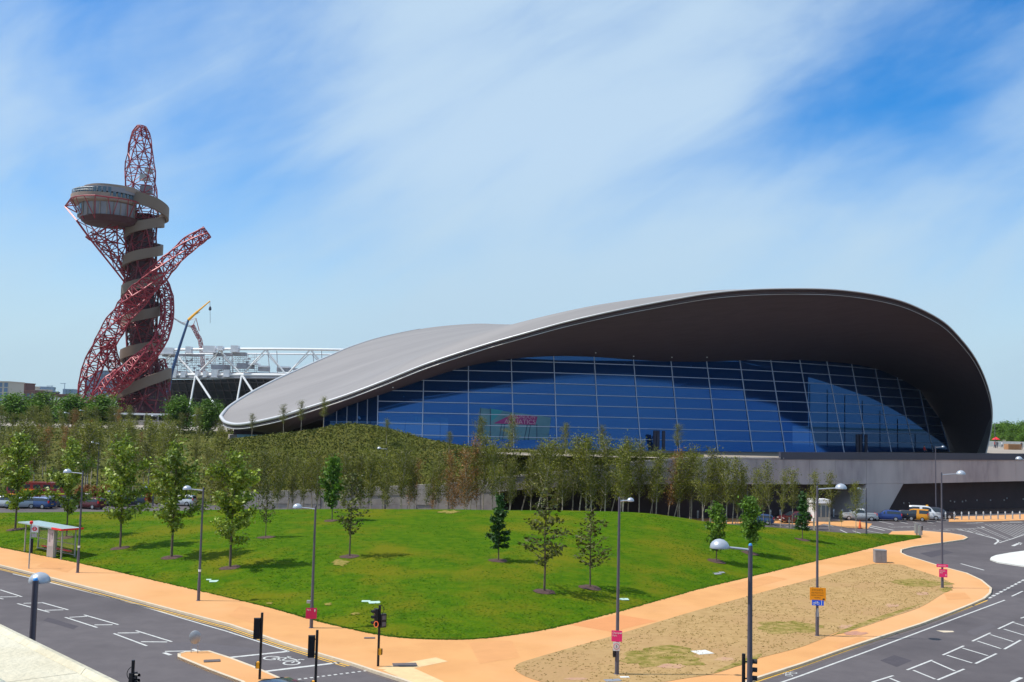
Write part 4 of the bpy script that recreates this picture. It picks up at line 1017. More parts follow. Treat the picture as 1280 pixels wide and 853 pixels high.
# ================================================================ STADIUM
SD = 600.0
ST = empty('stadium', P(300, 520, SD), 0, 'athletics stadium with white steel truss ring over a black seating bowl, partly wrapped in scaffold', 'stadium')
so_ = ST.location.copy()
spx = SD/FPX
SCX, SR = 380.0, 300.0      # ring centre column and radius in photo pixels (plan)
def sp_(px, py, dr=0):
    """point on the front of the ring for a photo column"""
    u = (px-SCX)/SR; u = max(-.98, min(.98, u)); D = SD+(1-math.sqrt(1-u*u))*SR*spx*.9+dr
    yh = 524+(px-640)*.0227
    z = CAMZ+(yh-py)*spx
    return PZ(px, z, D)
def ring(name, y, r, m, x0=150, x1=520, dr=0, n=8):
    b = MB(); b.tube([sp_(x, y+(x-300)*.012, dr) for x in range(x0, x1, 10)], r, n); return b.build(name, m, ST, origin=so_, smooth=60)
ring('upper_ring', 436, .75, 'white_steel'); ring('upper_ring', 440.5, .45, 'white_steel', dr=12); ring('lower_ring', 468.5, .85, 'white_steel'); ring('lower_ring', 465, .5, 'white_steel', dr=14); ring('bowl_rim', 472, .8, 'grey_wrap')
def strut(name, a, c, r, m='white_steel'):
    b = MB(); b.tube([a, c], r, 6); return b.build(name, m, ST, origin=so_)
nodes = [150, 186, 244, 302, 358, 414, 470]
for i in range(len(nodes)-1):
    x0, x1 = nodes[i], nodes[i+1]; mx_ = (x0+x1)/2+2
    strut('diagonal', sp_(x0, 469), sp_(mx_, 437), .42); strut('diagonal', sp_(mx_, 437), sp_(x1, 469), .55)
    strut('diagonal', sp_(x0, 468, 12), sp_(mx_, 440, 12), .3); strut('diagonal', sp_(mx_, 440, 12), sp_(x1, 468, 12), .3)
    strut('hanger', sp_(mx_+3, 438), sp_(mx_+5, 466), .2, 'scaffold')
    strut('hanger', sp_(x1-12, 439), sp_(x1-11, 466), .2, 'scaffold')
for x in (186, 244, 302, 358, 414):
    strut('outer_column', sp_(x, 470, -4), sp_(x-8, 514, -14), .55); strut('outer_column', sp_(x+1, 470, -4), sp_(x+36, 524, -14), .6)
# seating bowl: dark raked underside with ribs
b = MB(); rr = []
for x in range(150, 521, 8): rr.append([sp_(x, 527, 38), sp_(x, 505, 20), sp_(x, 484, 6), sp_(x, 473.5, 1)])
b.grid(rr); b.build('seating_bowl', 'bowl_black', ST, origin=so_, smooth=60)
for x in range(158, 516, 9):
    b = MB(); p0_ = sp_(x, 474, -.5); p1_ = sp_(x+7, 500, 14); b.bar(p0_, p1_, .35, .8); b.build('rake_beam', 'bowl_line', ST, origin=so_)
for y in (478, 488, 498):
    b = MB(); b.tube([sp_(x, y, interp(y, [473, 505], [0, 18])-1) for x in range(152, 516, 8)], .22, 4); b.build('bowl_rib', 'bowl_line', ST, origin=so_)
# wrapped boxes on the rings
for x, y, w, h in [(199, 436.5, 12, 7), (211, 436, 15, 7.5), (236.5, 435.5, 7, 7.5), (262.5, 435.5, 15, 8), (294, 435.5, 9, 7.5), (218, 466, 6.5, 9), (230, 467, 6, 7), (257, 467, 4, 7), (269, 466.5, 7, 9), (284, 466.5, 7, 8), (247, 466, 4, 6), (203, 466, 6, 8), (276, 434.5, 6, 5)]:
    b = MB(); p = sp_(x, y, -1); b.box(p, (w*spx, 4.5, h*spx)); b.box(p+Vector((0, 0, -h*spx/2-.25)), (w*spx*1.15, 5, .35)); b.build('wrapped_box', 'wrap_white', ST, origin=so_)
for x, y, w, h in [(279, 442, 22, 4), (300, 442, 16, 4.5), (240, 442, 30, 2.5), (307, 457, 20, 7), (330, 461, 13, 6), (355, 462, 16, 5), (372, 463, 9, 5), (276, 458, 22, 6), (214, 442, 20, 3)]:
    b = MB(); p = sp_(x, y, 5); b.box(p, (w*spx, 5, h*spx)); b.build('grey_wrap', 'grey_wrap', ST, origin=so_)
for x, y in [(330, 458), (356, 459), (318, 455)]:
    b = MB(); b.box(sp_(x, y, 4), (13*spx, 5, .9)); b.build('wrapped_box', 'wrap_white', ST, origin=so_)
# scaffold lattice between the rings (too fine to pick apart)
b = MB(); rnd = random.Random(5)
for x in np.arange(196, 322, 2.6):
    if rnd.random() < .85: b.tube([sp_(x, 440+rnd.random()*4, 4), sp_(x+rnd.uniform(-.6, .6), 466, 4)], .09, 3, cap=False)
for y in np.arange(442, 467, 2.3):
    x = 196
    while x < 318:
        w = rnd.uniform(6, 26)
        if rnd.random() < .82: b.tube([sp_(x, y, 3.5), sp_(min(322, x+w), y+rnd.uniform(-.4, .4), 3.5)], .13, 3, cap=False)
        x += w
for k in range(90):
    x = rnd.uniform(196, 315); y = rnd.uniform(442, 458); b.tube([sp_(x, y, 3), sp_(x+rnd.uniform(-9, 9), y+rnd.uniform(5, 9), 3)], .1, 3, cap=False)
for k in range(60):
    x = rnd.uniform(198, 318); y = rnd.uniform(447, 464); b.box(sp_(x, y, 4), (rnd.uniform(.6, 2.2), .5, rnd.uniform(.4, 1.0)))
tag(b.build('scaffold', 'scaffold', ST, origin=so_), kind='stuff')

# ================================================================ CRANES
def crane1():
    r = empty('mobile_crane', P(212, 512, 520), 0, 'mobile crane with dark blue boom and yellow jib in front of the stadium', 'crane'); o = r.location.copy(); c = lambda x, y: P(x, y, 520)
    b = MB(); b.tube([c(207, 512), c(214, 468), c(225, 432), c(236, 399)], [1.0, .85, .7, .55], 6); b.build('boom', 'crane_blue', r, origin=o)
    b = MB(); b.tube([c(235.5, 400), c(247, 389.5)], [.75, .6], 6); b.tube([c(246.5, 390), c(262.5, 376.5)], [.5, .3], 6); b.build('jib', 'crane_yellow', r, origin=o)
    b = MB(); b.tube([c(262.5, 377), c(262.8, 404)], .09, 4); b.tube([c(236, 399), c(250, 390)], .12, 4); b.build('cable', 'interior_dark', r, origin=o)
    b = MB(); b.lathe([(.2, -1), (.75, -.6), (.6, .6), (.2, 1.2)], c(262.6, 386), 8); b.build('hook', 'interior_dark', r, origin=o)
    b = MB(); p = P(204, 521, 520); p.z = 9.9; b.box(p, (12, 3.4, 2.2)); b.box(p+Vector((-3, 0, 1.8)), (3, 3, 2)); b.build('carrier', 'crane_blue', r, origin=o)
    for k in range(4): 
        b = MB(); b.lathe([(.2, -.3), (.8, -.25), (.8, .25), (.2, .3)], (0, 0, 0), 10); q = b.build('wheel', 'tyre', r); q.location = p-o+Vector((-4.5+k*3, -1.8, -1.1)); q.rotation_euler = (R(90), 0, 0)
crane1()
rc = empty('tower_crane', P(252, 520, 640), 0, 'far red lattice crane with a thin pale raised jib behind the stadium roof', 'crane'); ro = rc.location.copy()
def c2(x, y): return P(x, y, 640)
lattice_tube('mast', [c2(256, 520), c2(254.5, 470), c2(251, 430), c2(246, 418), c2(240.5, 407)], [1.2]*5, 4, 26, .18, .12, 0, 'crane_red', rc, 31, origin=ro)
lattice_tube('jib', [c2(241, 409), c2(228, 404), c2(216, 397)], [.7, .6, .3], 3, 12, .14, .09, 0, 'scaffold', rc, 32, origin=ro)
b = MB(); b.tube([c2(241, 408), c2(245, 398), c2(249, 414)], .25, 4); b.tube([c2(245, 398), c2(228, 404)], .1, 4); b.build('back_stay', 'crane_red', rc, origin=ro)

# ================================================================ FAR BUILDINGS (left skyline)
def building(x0, x1, ytop, D, m, label, cols=3, rows_=4, pane='b_pane', depth=14, roof=None, ph=.55, sub=None):
    yb = 524+((x0+x1)/2-640)*.0227; a = PZ(x0, 8, D); c = PZ(x1, 8, D); top = CAMZ+(yb-ytop)*D/FPX; zb = 0.0
    r = empty('far_building', ((a.x+c.x)/2, D, zb), 0, label, 'building', 'buildings on the left skyline'); o = r.location.copy(); w = c.x-a.x
    b = MB(); b.box((o.x, D+depth/2, (top+zb)/2), (w, depth, top-zb)); b.build('wall', m, r, origin=o)
    b = MB(); b.box((o.x, D+depth/2, top+.35), (w+.6, depth+.6, .7)); b.build('roof', roof or m, r, origin=o)
    me = None; hh = (top-9); 
    for i in range(cols):
        for j in range(rows_):
            x = a.x+w*(i+.5)/cols; z = 9+hh*(j+.5)/rows_
            if me is None:
                bb_ = MB(); bb_.box((0, 0, 0), (w/cols*.62, .3, hh/rows_*ph)); me = bb_.mesh('window'); me.materials.append(M[pane])
            link('window', me, r, (x-o.x, -.05, z-o.z))
    return r
building(-12, 9, 478, 640, 'b_beige', 'pale tan tower block with blue glass strip, at the left edge of the skyline', 3, 6, 'b_blue', 20, ph=.8)
building(9.5, 30, 480, 700, 'b_brick', 'brown brick block with white upper windows, second on the skyline from the left', 2, 4, 'b_white')
building(26, 42, 489, 690, 'b_brick', 'low brown brick block beside the taller brick block on the left skyline', 3, 2, 'b_pane')
building(30, 37, 484, 760, 'b_beige', 'small cream stair tower behind the brown brick blocks', 1, 3, 'b_pane')
building(41, 53, 488, 740, 'b_beige', 'cream rendered block with a dark vertical gap between brick buildings', 2, 4, 'b_pane')
building(47.5, 56.5, 484, 1500, 'b_haze_paint', 'haze tinted pale blue tower far behind the cream block', 3, 5, 'b_blue', 30)
building(55, 62, 491, 720, 'b_dark', 'narrow dark block left of the long low brick building', 2, 3, 'b_pane')
building(60, 85, 494, 700, 'b_brick', 'long low brown brick building with a white strip of windows', 5, 2, 'b_white')
building(77, 90, 487, 1700, 'b_haze_paint', 'haze tinted blue tower block far behind the long low brick building', 4, 5, 'b_blue', 30)
building(84, 96, 494, 900, 'b_beige', 'small pale block at the foot of the red lattice leg', 3, 2, 'b_pane')
building(104, 112, 475, 1600, 'b_haze_paint', 'haze tinted blue tower seen between the red lattice legs', 3, 7, 'b_blue', 30)
building(110, 119, 471, 1650, 'b_haze_paint', 'taller haze tinted blue tower left of the dark glass tower', 3, 8, 'b_blue', 30)
building(118.5, 136, 464, 1300, 'b_grey', 'dark grey glass tower behind the red tower base', 5, 9, 'b_blue', 30, ph=.4)
building(112, 136, 496, 800, 'b_white', 'low white building under the dark glass tower', 5, 2, 'b_pane')
building(-40, -14, 486, 800, 'b_beige', 'cream block just outside the left edge of the skyline', 4, 4)
for x, y, D in [(65, 482, 1500), (72.5, 489, 1500), (81, 479, 1700)]:
    a = P(x, y, D); b = MB(); b.tube([Vector((a.x, a.y, 0)), a], [.9, .5], 5); b.box(a+Vector((-3, 0, -1)), (9, .8, .8)); b.box(Vector((a.x, a.y, .6)), (6, 6, 1.2)); o = b.build('distant_crane', 'b_haze_paint', origin=Vector((a.x, a.y, 0))); tag(o, 'thin haze tinted tower crane on the far left skyline, '+{65: 'leftmost', 72.5: 'middle', 81: 'rightmost and tallest'}[x], 'crane', 'cranes on the far skyline')
# ================================================================ TREES
def tree_meshes(name, seed, H=8.0, clear=.22, spread=1.6, nb=26, leaves=2200, ls=.12, trunk_r=.07, upang=(35, 60), shape='oval', lean=0.0, fork=False, leafm='leaf_birch', bark='bark', dense=.35):
    rnd = random.Random(seed); b = MB(); bt = 0
    n = 9; pts = []
    for i in range(n):
        t = i/(n-1); pts.append(Vector((lean*t*H*t+rnd.gauss(0, .02)*H*t*.4, rnd.gauss(0, .02)*H*t*.4, H*t*.97)))
    b.tube(pts, [trunk_r*(1-.88*i/(n-1)) for i in range(n)], 6)
    def along(t):
        x = t*(n-1); i = min(int(x), n-2); return pts[i].lerp(pts[i+1], x-i)
    tips = []
    for k in range(nb):
        t = clear+(1-clear)*((k+rnd.random())/nb); s = (t-clear)/(1-clear)
        if shape == 'oval': L = spread*(math.sin(math.pi*min(1, (s+.10)**.72*.88+.02)))**.9
        elif shape == 'cone': L = spread*(1-s)**.8*(.35+.65*min(1, s*6+.2))+.12
        elif shape == 'birch': L = spread*(.35+.65*math.sin(math.pi*min(1, s*.8+.12)))*(1-s*.35)
        else: L = spread
        L *= rnd.uniform(.5, 1.25); az = k*2.4+rnd.uniform(-.5, .5); an = R(rnd.uniform(*upang))
        p0 = along(t); d = Vector((math.cos(az)*math.sin(an), math.sin(az)*math.sin(an), math.cos(an)))
        q = [p0]; 
        for j in range(1, 5):
            f = j/4; d2 = (d+Vector((rnd.gauss(0, .12), rnd.gauss(0, .12), (-.35*f if shape == 'birch' else .05)))).normalized(); q.append(q[-1]+d2*L/4)
        b.tube(q, [trunk_r*.32*(1-.75*j/4)*(1-.5*t)+.006 for j in range(5)], 3, cap=False)
        tips.append((q, L))
    vs = []; fs = []; tn = []
    tot = sum(L for _, L in tips)+1e-6
    for q, L in tips:
        nl = int(leaves*L/tot); cl = rnd.uniform(.7, 1.25)
        for k in range(nl):
            x = (rnd.random()**.7)*4; i = min(int(x), 3); p = q[i].lerp(q[i+1], x-i); sg = dense*(.35+.65*x/4)*max(.5, spread/1.6)
            p = p+Vector((rnd.gauss(0, sg), rnd.gauss(0, sg), rnd.gauss(0, sg*.8)))
            if p.z < H*clear*.8: p.z = H*clear*.8+rnd.random()*.3
            s = ls*rnd.uniform(.6, 1.35)
            a = Vector((rnd.gauss(0, 1), rnd.gauss(0, 1), rnd.gauss(0, .6))).normalized(); c = a.cross(Vector((rnd.gauss(0, 1), rnd.gauss(0, 1), rnd.gauss(0, 1)))).normalized()
            m0 = len(vs); vs += [tuple(p-a*s), tuple(p-c*s*.55), tuple(p+a*s), tuple(p+c*s*.55)]; fs.append((m0, m0+1, m0+2, m0+3)); tn.append(cl*rnd.uniform(.6, 1.45))
    tm = b.mesh('trunk', 60); tm.materials.append(M[bark])
    c = MB(); c.v = vs; c.f = fs; c.t = tn; cm = c.mesh('crown'); cm.materials.append(M[leafm])
    return tm, cm
def place_tree(kind, meshes, loc, rz, sc, label, group, tiltx=0, tilty=0, cat='tree'):
    r = empty(kind, loc, rz, label, cat, group); r.scale = sc if isinstance(sc, tuple) else (sc, sc, sc); r.rotation_euler = (tiltx, tilty, rz)
    link('trunk', meshes[0], r); link('crown', meshes[1], r); return r
V = {}
V['plane'] = [tree_meshes('plane', 100+i, 7.0, .22, 2.0, 26, 3900, .125, .085, (38, 82), 'oval', leafm='leaf_plane', bark='bark', dense=.19) for i in range(4)]
V['birch'] = [tree_meshes('birch', 200+i, 8.0, .34, 2.1, 32, 2100, .085, .075, (18, 52), 'birch', leafm='leaf_birch', bark='bark_pale', dense=.25) for i in range(6)]
V['rust'] = [tree_meshes('birch', 230+i, 7.2, .24, 2.0, 34, 2000, .085, .07, (20, 50), 'birch', leafm='leaf_birch_rust', bark='bark_pale', dense=.28) for i in range(2)]
V['sapling'] = [tree_meshes('sapling', 240+i, 6.0, .24, 1.5, 34, 700, .12, .06, (45, 85), 'oval', leafm='leaf_sapling', bark='bark', dense=.20) for i in range(3)]
V['dark'] = [tree_meshes('dark', 260+i, 6.0, .2, 1.25, 36, 3800, .13, .07, (60, 95), 'cone', leafm='leaf_dark', bark='bark', dense=.2) for i in range(2)]
V['mid'] = [tree_meshes('mid', 270+i, 5.5, .2, 1.4, 30, 3000, .15, .07, (45, 85), 'oval', leafm='leaf_mid', bark='bark', dense=.30) for i in range(3)]
V['round'] = [tree_meshes('round', 280+i, 9.0, .12, 3.6, 40, 5200, .24, .16, (40, 85), 'oval', leafm='leaf_mid', bark='bark', dense=.42) for i in range(3)]
def mulch(p, label, r=.75):
    b = MB(); rings_ = []; sd = random.random()*99
    for j in range(5):
        rr_ = r*(1-j/4); row = []
        for i in range(15):
            a = 2*math.pi*(i % 14)/14; k = 1+.25*noise.noise(Vector((math.cos(a)*1.5+sd, math.sin(a)*1.5, 0))); x = math.cos(a)*rr_*k; y = math.sin(a)*rr_*k
            row.append(Vector((x, y, max(-.1, height(p.x+x, p.y+y)-p.z)+.02+.07*(j/4)+.03*noise.noise(Vector((x*4, y*4, sd))))))
        rings_.append(row)
    b.grid(rings_); o = b.build('mulch', 'mulch', smooth=180); o.location = p; tag(o, label, 'mulch', 'mulch rings round the lawn trees', 'stuff')
def lawn_tree(kind, px, py, ytop, var, label, wid=1.0, mul=True, nm='young_tree', meshH=7.0, group='young trees on the lawn'):
    p = on_lawn(px, py); yh = 524+(px-640)*.0227; H = (CAMZ+(yh-ytop)*p.y/FPX)-p.z; s = H/meshH
    place_tree(nm, V[kind][var % len(V[kind])], p-Vector((0, 0, .03)), random.random()*6.28, (s*wid, s*wid, s), label, group)
    if mul: mulch(p, 'dark brown bark mulch at the foot of a lawn tree', .8)
lawn_tree('plane', 19, 662, 540, 0, 'broad green young tree behind the bus shelter, leftmost on the lawn', .92)
lawn_tree('plane', 83, 672, 546, 1, 'green young tree between the bus shelter and the lamp post beside it', .80)
lawn_tree('plane', 150, 685.5, 545, 2, 'tall green young tree midway between the two left lamp posts on the footway', .92)
lawn_tree('plane', 214.5, 697, 550, 3, 'green young tree just left of the second lamp post', .95)
lawn_tree('plane', 287.5, 710, 563, 0, 'big green young tree nearest the footway, right of the second lamp post', .95)
lawn_tree('sapling', 332, 672, 598, 0, 'thin sparse young tree high on the lawn behind the big green tree', .8, meshH=6)
lawn_tree('sapling', 437, 696, 585, 1, 'spindly young tree with bare lower branches above a sandy patch', 1.0, meshH=6)
lawn_tree('mid', 415, 651, 568, 0, 'bright green young tree near the crest behind the spindly tree', .7, meshH=5.5)
lawn_tree('dark', 623, 701, 615, 0, 'small dark green conical tree alone in the middle of the lawn', .92, meshH=6)
lawn_tree('sapling', 680.5, 740, 608, 2, 'sparse twiggy young tree nearest the path, right of the dark conical tree', 1.15, meshH=6)
lawn_tree('sapling', 737.5, 735, 632, 0, 'sparse twiggy young tree just left of the lamp with the pink sign', 1.2, meshH=6)
lawn_tree('mid', 895.5, 702, 626, 1, 'small green tree whose stem shows under the nearest lamp head', .8, meshH=5.5)
lawn_tree('mid', 938, 692, 619, 2, 'bushy green tree behind the top of the nearest right lamp post', .95, meshH=5.5)
lawn_tree('dark', 1003, 675, 612, 1, 'dark green young tree at the back right of the lawn near the parking bays', .9, meshH=6)
# birches behind the lawn
rnd = random.Random(11); spots = []
for k in range(100):
    px = 262+k*6.85+rnd.uniform(-5, 5)
    if px > 948: break
    spots.append((px, rnd.uniform(119.5, 130.5)))
spots += [(963, 126), (975, 124.5), (990, 127), (1018, 123), (1052, 129), (1070, 122), (1036, 131), (955, 131), (1007, 131)]
ORD = 'first second third fourth fifth sixth seventh eighth ninth tenth eleventh twelfth thirteenth fourteenth fifteenth sixteenth seventeenth eighteenth nineteenth twentieth'.split()
def ordinal_labels(items, bins, rows_, fmt):
    """items: (px, D); a label telling row, landmark and place in the row"""
    key = {}
    for i, (px, D) in enumerate(items):
        bn_ = [n_ for x_, n_ in bins if px >= x_][-1]; rw = [n_ for d_, n_ in rows_ if D >= d_][-1]; key.setdefault((bn_, rw), []).append(i)
    out_ = {}
    for (bn_, rw), ids in key.items():
        for k, i in enumerate(sorted(ids, key=lambda i: items[i][0])): out_[i] = fmt.format(o=ORD[min(k, 19)], r=rw, b=bn_)
    return out_
BL = ordinal_labels(spots, [(0, 'left of the twiggy high tree'), (335, 'above the crimson sign lamp'), (405, 'behind the bare-branched tree'), (455, 'below the green bank'), (530, 'left of the conical tree'), (600, 'behind the conical tree'), (652, 'behind the nearest twiggy tree'), (715, 'behind the pink sign lamp'), (785, 'right of the pink sign lamp'), (865, 'behind the two bushy trees'), (945, 'by the dark red car'), (1010, 'by the kiosk'), (1045, 'by the silver pickup')], [(0, 'front'), (124, 'back')], 'slim birch, {o} from left in the {r} row {b}')
for si, (px, D) in enumerate(spots):
    yt = interp(px, [262, 330, 430, 520, 600, 700, 760, 860, 950, 1080], [556, 566, 566, 562, 550, 550, 548, 562, 576, 604])+rnd.choice((rnd.uniform(-6, 10), rnd.uniform(0, 40)))
    q = PZ(px, 0, D); yh = 524+(px-640)*.0227; H = CAMZ+(yh-yt)*D/FPX
    rust = (500 < px < 590 and rnd.random() < .32) or rnd.random() < .04; vk = 'rust' if rust else 'birch'
    s = H/(7.2 if rust else 8.0); tl = rnd.gauss(0, .05) if rnd.random() < .75 else rnd.uniform(.08, .28)
    lab = ('slim rust tinged birch in the row behind the lawn' if rust else ('slim pale stemmed birch with olive foliage behind the lawn' if px < 950 else 'thin birch standing between the lawn and the parking bays'))
    place_tree('birch_tree', V[vk][rnd.randrange(len(V[vk]))], (q.x, q.y, 0.0), rnd.random()*6.28 if tl < .08 else 0, (s*rnd.uniform(.65, 1.05),)*2+(s,), BL[si].replace('slim birch', 'slim rusty birch') if rust else BL[si], 'rust tinged birches behind the lawn' if rust else ('birches behind the lawn' if px < 950 else 'birches beside the parking bays'), 0, tl)
# birch wood on the left slope
sl_items = []; SLO = []
for k in range(160):
    D = rnd.uniform(143, 238) if k < 115 else rnd.uniform(212, 246); px = rnd.uniform(-40, 330) if k < 115 else rnd.uniform(-30, 275)
    q = PZ(px, 0, D); z = slope_z(q.x, q.y); yh = 524+(px-640)*.0227
    yt = rnd.uniform(512, 566) if px > 40 else rnd.uniform(516, 570)
    if k >= 115: yt = rnd.uniform(502, 523)
    yt = max(yt, interp(px, [240, 330], [508 if k >= 115 else 528, 552])); H = CAMZ+(yh-yt)*D/FPX-z
    if H < 3.2: H = 3.2+rnd.random()
    s = H/8.0; vk = 'rust' if rnd.random() < .08 else 'birch'
    sl_items.append((px, D))
    _t = place_tree('birch_tree', V[vk][rnd.randrange(len(V[vk]))], (q.x, q.y, z-.05), rnd.random()*6.28, (s*rnd.uniform(1.0, 1.35),)*2+(s,), 'olive brown birch in the thick planting on the left slope' if vk == 'birch' else 'rust tinged birch in the thick planting on the left slope', 'birches on the left slope' if vk == 'birch' else 'rust tinged birches on the left slope'); SLO.append(_t)
SLB = ordinal_labels(sl_items, [(-99, 'at the far left edge'), (30, 'above the bus shelter'), (70, 'above the first lamp post'), (115, 'behind the third lawn tree'), (165, 'between the third and fourth lawn trees'), (205, 'behind the fourth lawn tree'), (240, 'above the second lamp post'), (275, 'below the roof tip')], [(0, 'lowest'), (165, 'middle'), (190, 'upper'), (215, 'top')], 'slope birch {b}, {o} from left in the {r} row')
for o_, l_ in zip(SLO, [SLB[i] for i in range(len(SLO))]): o_['label'] = l_
# small birches on the bank in front of the roof tip and glass
for px, D, H, nm in [(314, 150, 3.2, 0), (352, 149, 3.9, 1), (378, 148, 4.1, 2), (404, 147, 4.2, 3), (602, 139, 5.6, 4), (640, 138, 6.0, 5), (705, 137, 5.0, 0), (750, 136, 4.6, 1), (845, 137, 4.4, 2), (480, 140, 3.4, 3), (560, 140, 3.2, 4)]:
    a = [r_ for r_ in range(NC)]; i = min(a, key=lambda r_: abs(np.linspace(270, 880, NC)[r_]-px)); col = mr[i]; j = min(range(ND+1), key=lambda j_: abs(col[j_].y-D)); p = col[j]
    s = H/8
    place_tree('birch_tree', V['birch'][nm], (p.x, p.y, p.z-.1), px, (s*1.1, s*1.1, s), 'small bank birch against the glass wall, '+{480: 'leftmost', 560: 'second from the left', 602: 'left of the banner', 640: 'in front of the banner', 705: 'right of the banner', 750: 'left of the glass doors', 845: 'right of the glass doors'}[px] if px > 430 else 'small bank birch in front of the grey roof tip, '+{314: 'leftmost', 352: 'second from the left', 378: 'third from the left', 404: 'rightmost'}[px], 'small birches on the bank by the glass' if px > 430 else 'small birches under the roof tip')
# round green trees along the podium edge
for px, yt, D, w, lab in [(16, 494, 255, 1.25, 'round green tree on the podium edge at the far left'), (52, 493, 262, 1.2, 'round green tree second from the left on the podium edge'), (90, 495, 250, 1.25, 'round green tree in front of the left foot of the red tower'), (127, 496, 250, 1.3, 'round green tree in front of the curved red loop at the tower base'), (224, 497, 236, .95, 'green tree on the podium edge right of the spiral walkway'), (260, 501, 232, 1.0, 'green tree on the podium edge nearest the grey roof tip'), (-20, 500, 255, 1, 'round green tree just off the left edge of the podium'), (300, 516, 226, .5, 'small green tree tucked beside the grey roof tip')]:
    q = PZ(px, 8, D); z = 7.98 if D > 246 else slope_z(q.x, q.y); yh = 524+(px-640)*.0227; H = CAMZ+(yh-yt)*D/FPX-z; s = H/9.0
    place_tree('round_tree', V['round'][int(px) % 3], (q.x, q.y, z-.05), rnd.random()*6, (s*w*1.25, s*w*1.25, s), lab, 'round green trees along the podium edge')
# orange autumn shrubs by the car park
for px, py, D in [(108, 612, 140), (118, 616, 138), (136, 614, 141), (128, 618, 137), (188, 598, 143), (100, 622, 137)]:
    q = P(px, py, D); m_ = V['rust'][0]; s = .24
    r = empty('orange_shrub', (q.x, q.y, .0), px, 'orange leaved shrub by the left parking bays, '+{108: 'second from the left', 118: 'third from the left', 136: 'fifth from the left', 128: 'fourth from the left', 188: 'alone near the half hidden lamp', 100: 'leftmost'}[px], 'shrub', 'orange shrubs by the left parking bays'); r.scale = (s*1.3, s*1.3, s*1.4)
    if 'shr' not in V:
        tm, cm = tree_meshes('shr', 300, 7.2, .05, 2.4, 40, 2400, .26, .1, (30, 80), 'oval', leafm='leaf_rust', bark='bark', dense=.4); V['shr'] = (tm, cm)
    link('trunk', V['shr'][0], r); link('crown', V['shr'][1], r)
# tree belt far right beyond the podium
for k, (px, yt, D, w) in enumerate([(1238, 538, 330, 1), (1248, 531, 380, 1.1), (1258, 528, 420, 1.2), (1270, 533, 360, 1.1), (1281, 528, 420, 1.2), (1292, 533, 380, 1.1), (1306, 528, 420, 1.2), (1244, 545, 300, .8), (1264, 543, 310, .9), (1278, 545, 300, .9), (1225, 536, 360, 1), (1320, 538, 380, 1.1), (1335, 534, 400, 1.2)]):
    q = PZ(px, 8, D); yh = 524+(px-640)*.0227; H = CAMZ+(yh-yt)*D/FPX-7.98; s = max(3.5, H)/9.0
    place_tree('park_tree', V['round'][k % 3], (q.x, q.y, 7.9), k*1.7, (s*w*1.5, s*w*1.5, s), 'green tree in the belt right of the hall, '+['behind the red parasol', 'second right of the hall foot', 'far crest tree over the timber block', 'right of the crest tree', 'cut by the right edge', 'just outside the frame', 'outside the frame in the far row', 'low, close to the hall foot', 'low, behind the timber block', 'low, behind the rightmost person', 'hidden behind the hall foot', 'far outside the frame', 'outermost on the right'][k], 'park trees beyond the hall at the right')
# far wooded ridges that close the horizon
def ridge(name, x0, x1, D, yfun, label, m='leaf_mid', n=9000, s=(1.2, 3.2)):
    vs = []; fs = []; tn = []; rnd2 = random.Random(int(D))
    for k in range(n):
        px = rnd2.uniform(x0, x1); yh = 524+(px-640)*.0227; top = CAMZ+(yh-yfun(px))*D/FPX
        top *= .8+.2*noise.noise(Vector((px*.09, 1, D)))+.1*noise.noise(Vector((px*.5, 1, D))); base = 7.0
        z = base+(max(base+1, top)-base)*rnd2.random()**.6; q = PZ(px, z, D+rnd2.uniform(0, 60)); sz = rnd2.uniform(*s)
        a = Vector((rnd2.gauss(0, 1), rnd2.gauss(0, .4), rnd2.gauss(0, 1))).normalized(); c = a.cross(Vector((rnd2.gauss(0, .3), 1, rnd2.gauss(0, .3)))).normalized(); m0 = len(vs)
        vs += [tuple(q-a*sz), tuple(q-c*sz*.7), tuple(q+a*sz), tuple(q+c*sz*.7)]; fs.append((m0, m0+1, m0+2, m0+3)); tn.append(rnd2.uniform(.6, 1.4)*(1+.4*noise.noise(q*.08)))
    b = MB(); b.v = vs; b.f = fs; b.t = tn; tag(b.build(name, m), label, 'woodland', kind='stuff')
ridge('distant_woodland', 1190, 1420, 760, lambda x: interp(x, [1190, 1240, 1262, 1280, 1420], [536, 530, 525.5, 528, 534]), 'hazy green wooded rise on the horizon at the right', n=7000)
ridge('distant_woodland', -120, 330, 560, lambda x: 503+4*math.sin(x*.05), 'dark line of trees on the horizon behind the left podium', n=6000, s=(1, 2.4))
ridge('distant_woodland', 330, 960, 900, lambda x: 524+(x-640)*.0227-2, 'far green tree line seen through the hall glass', n=5000)
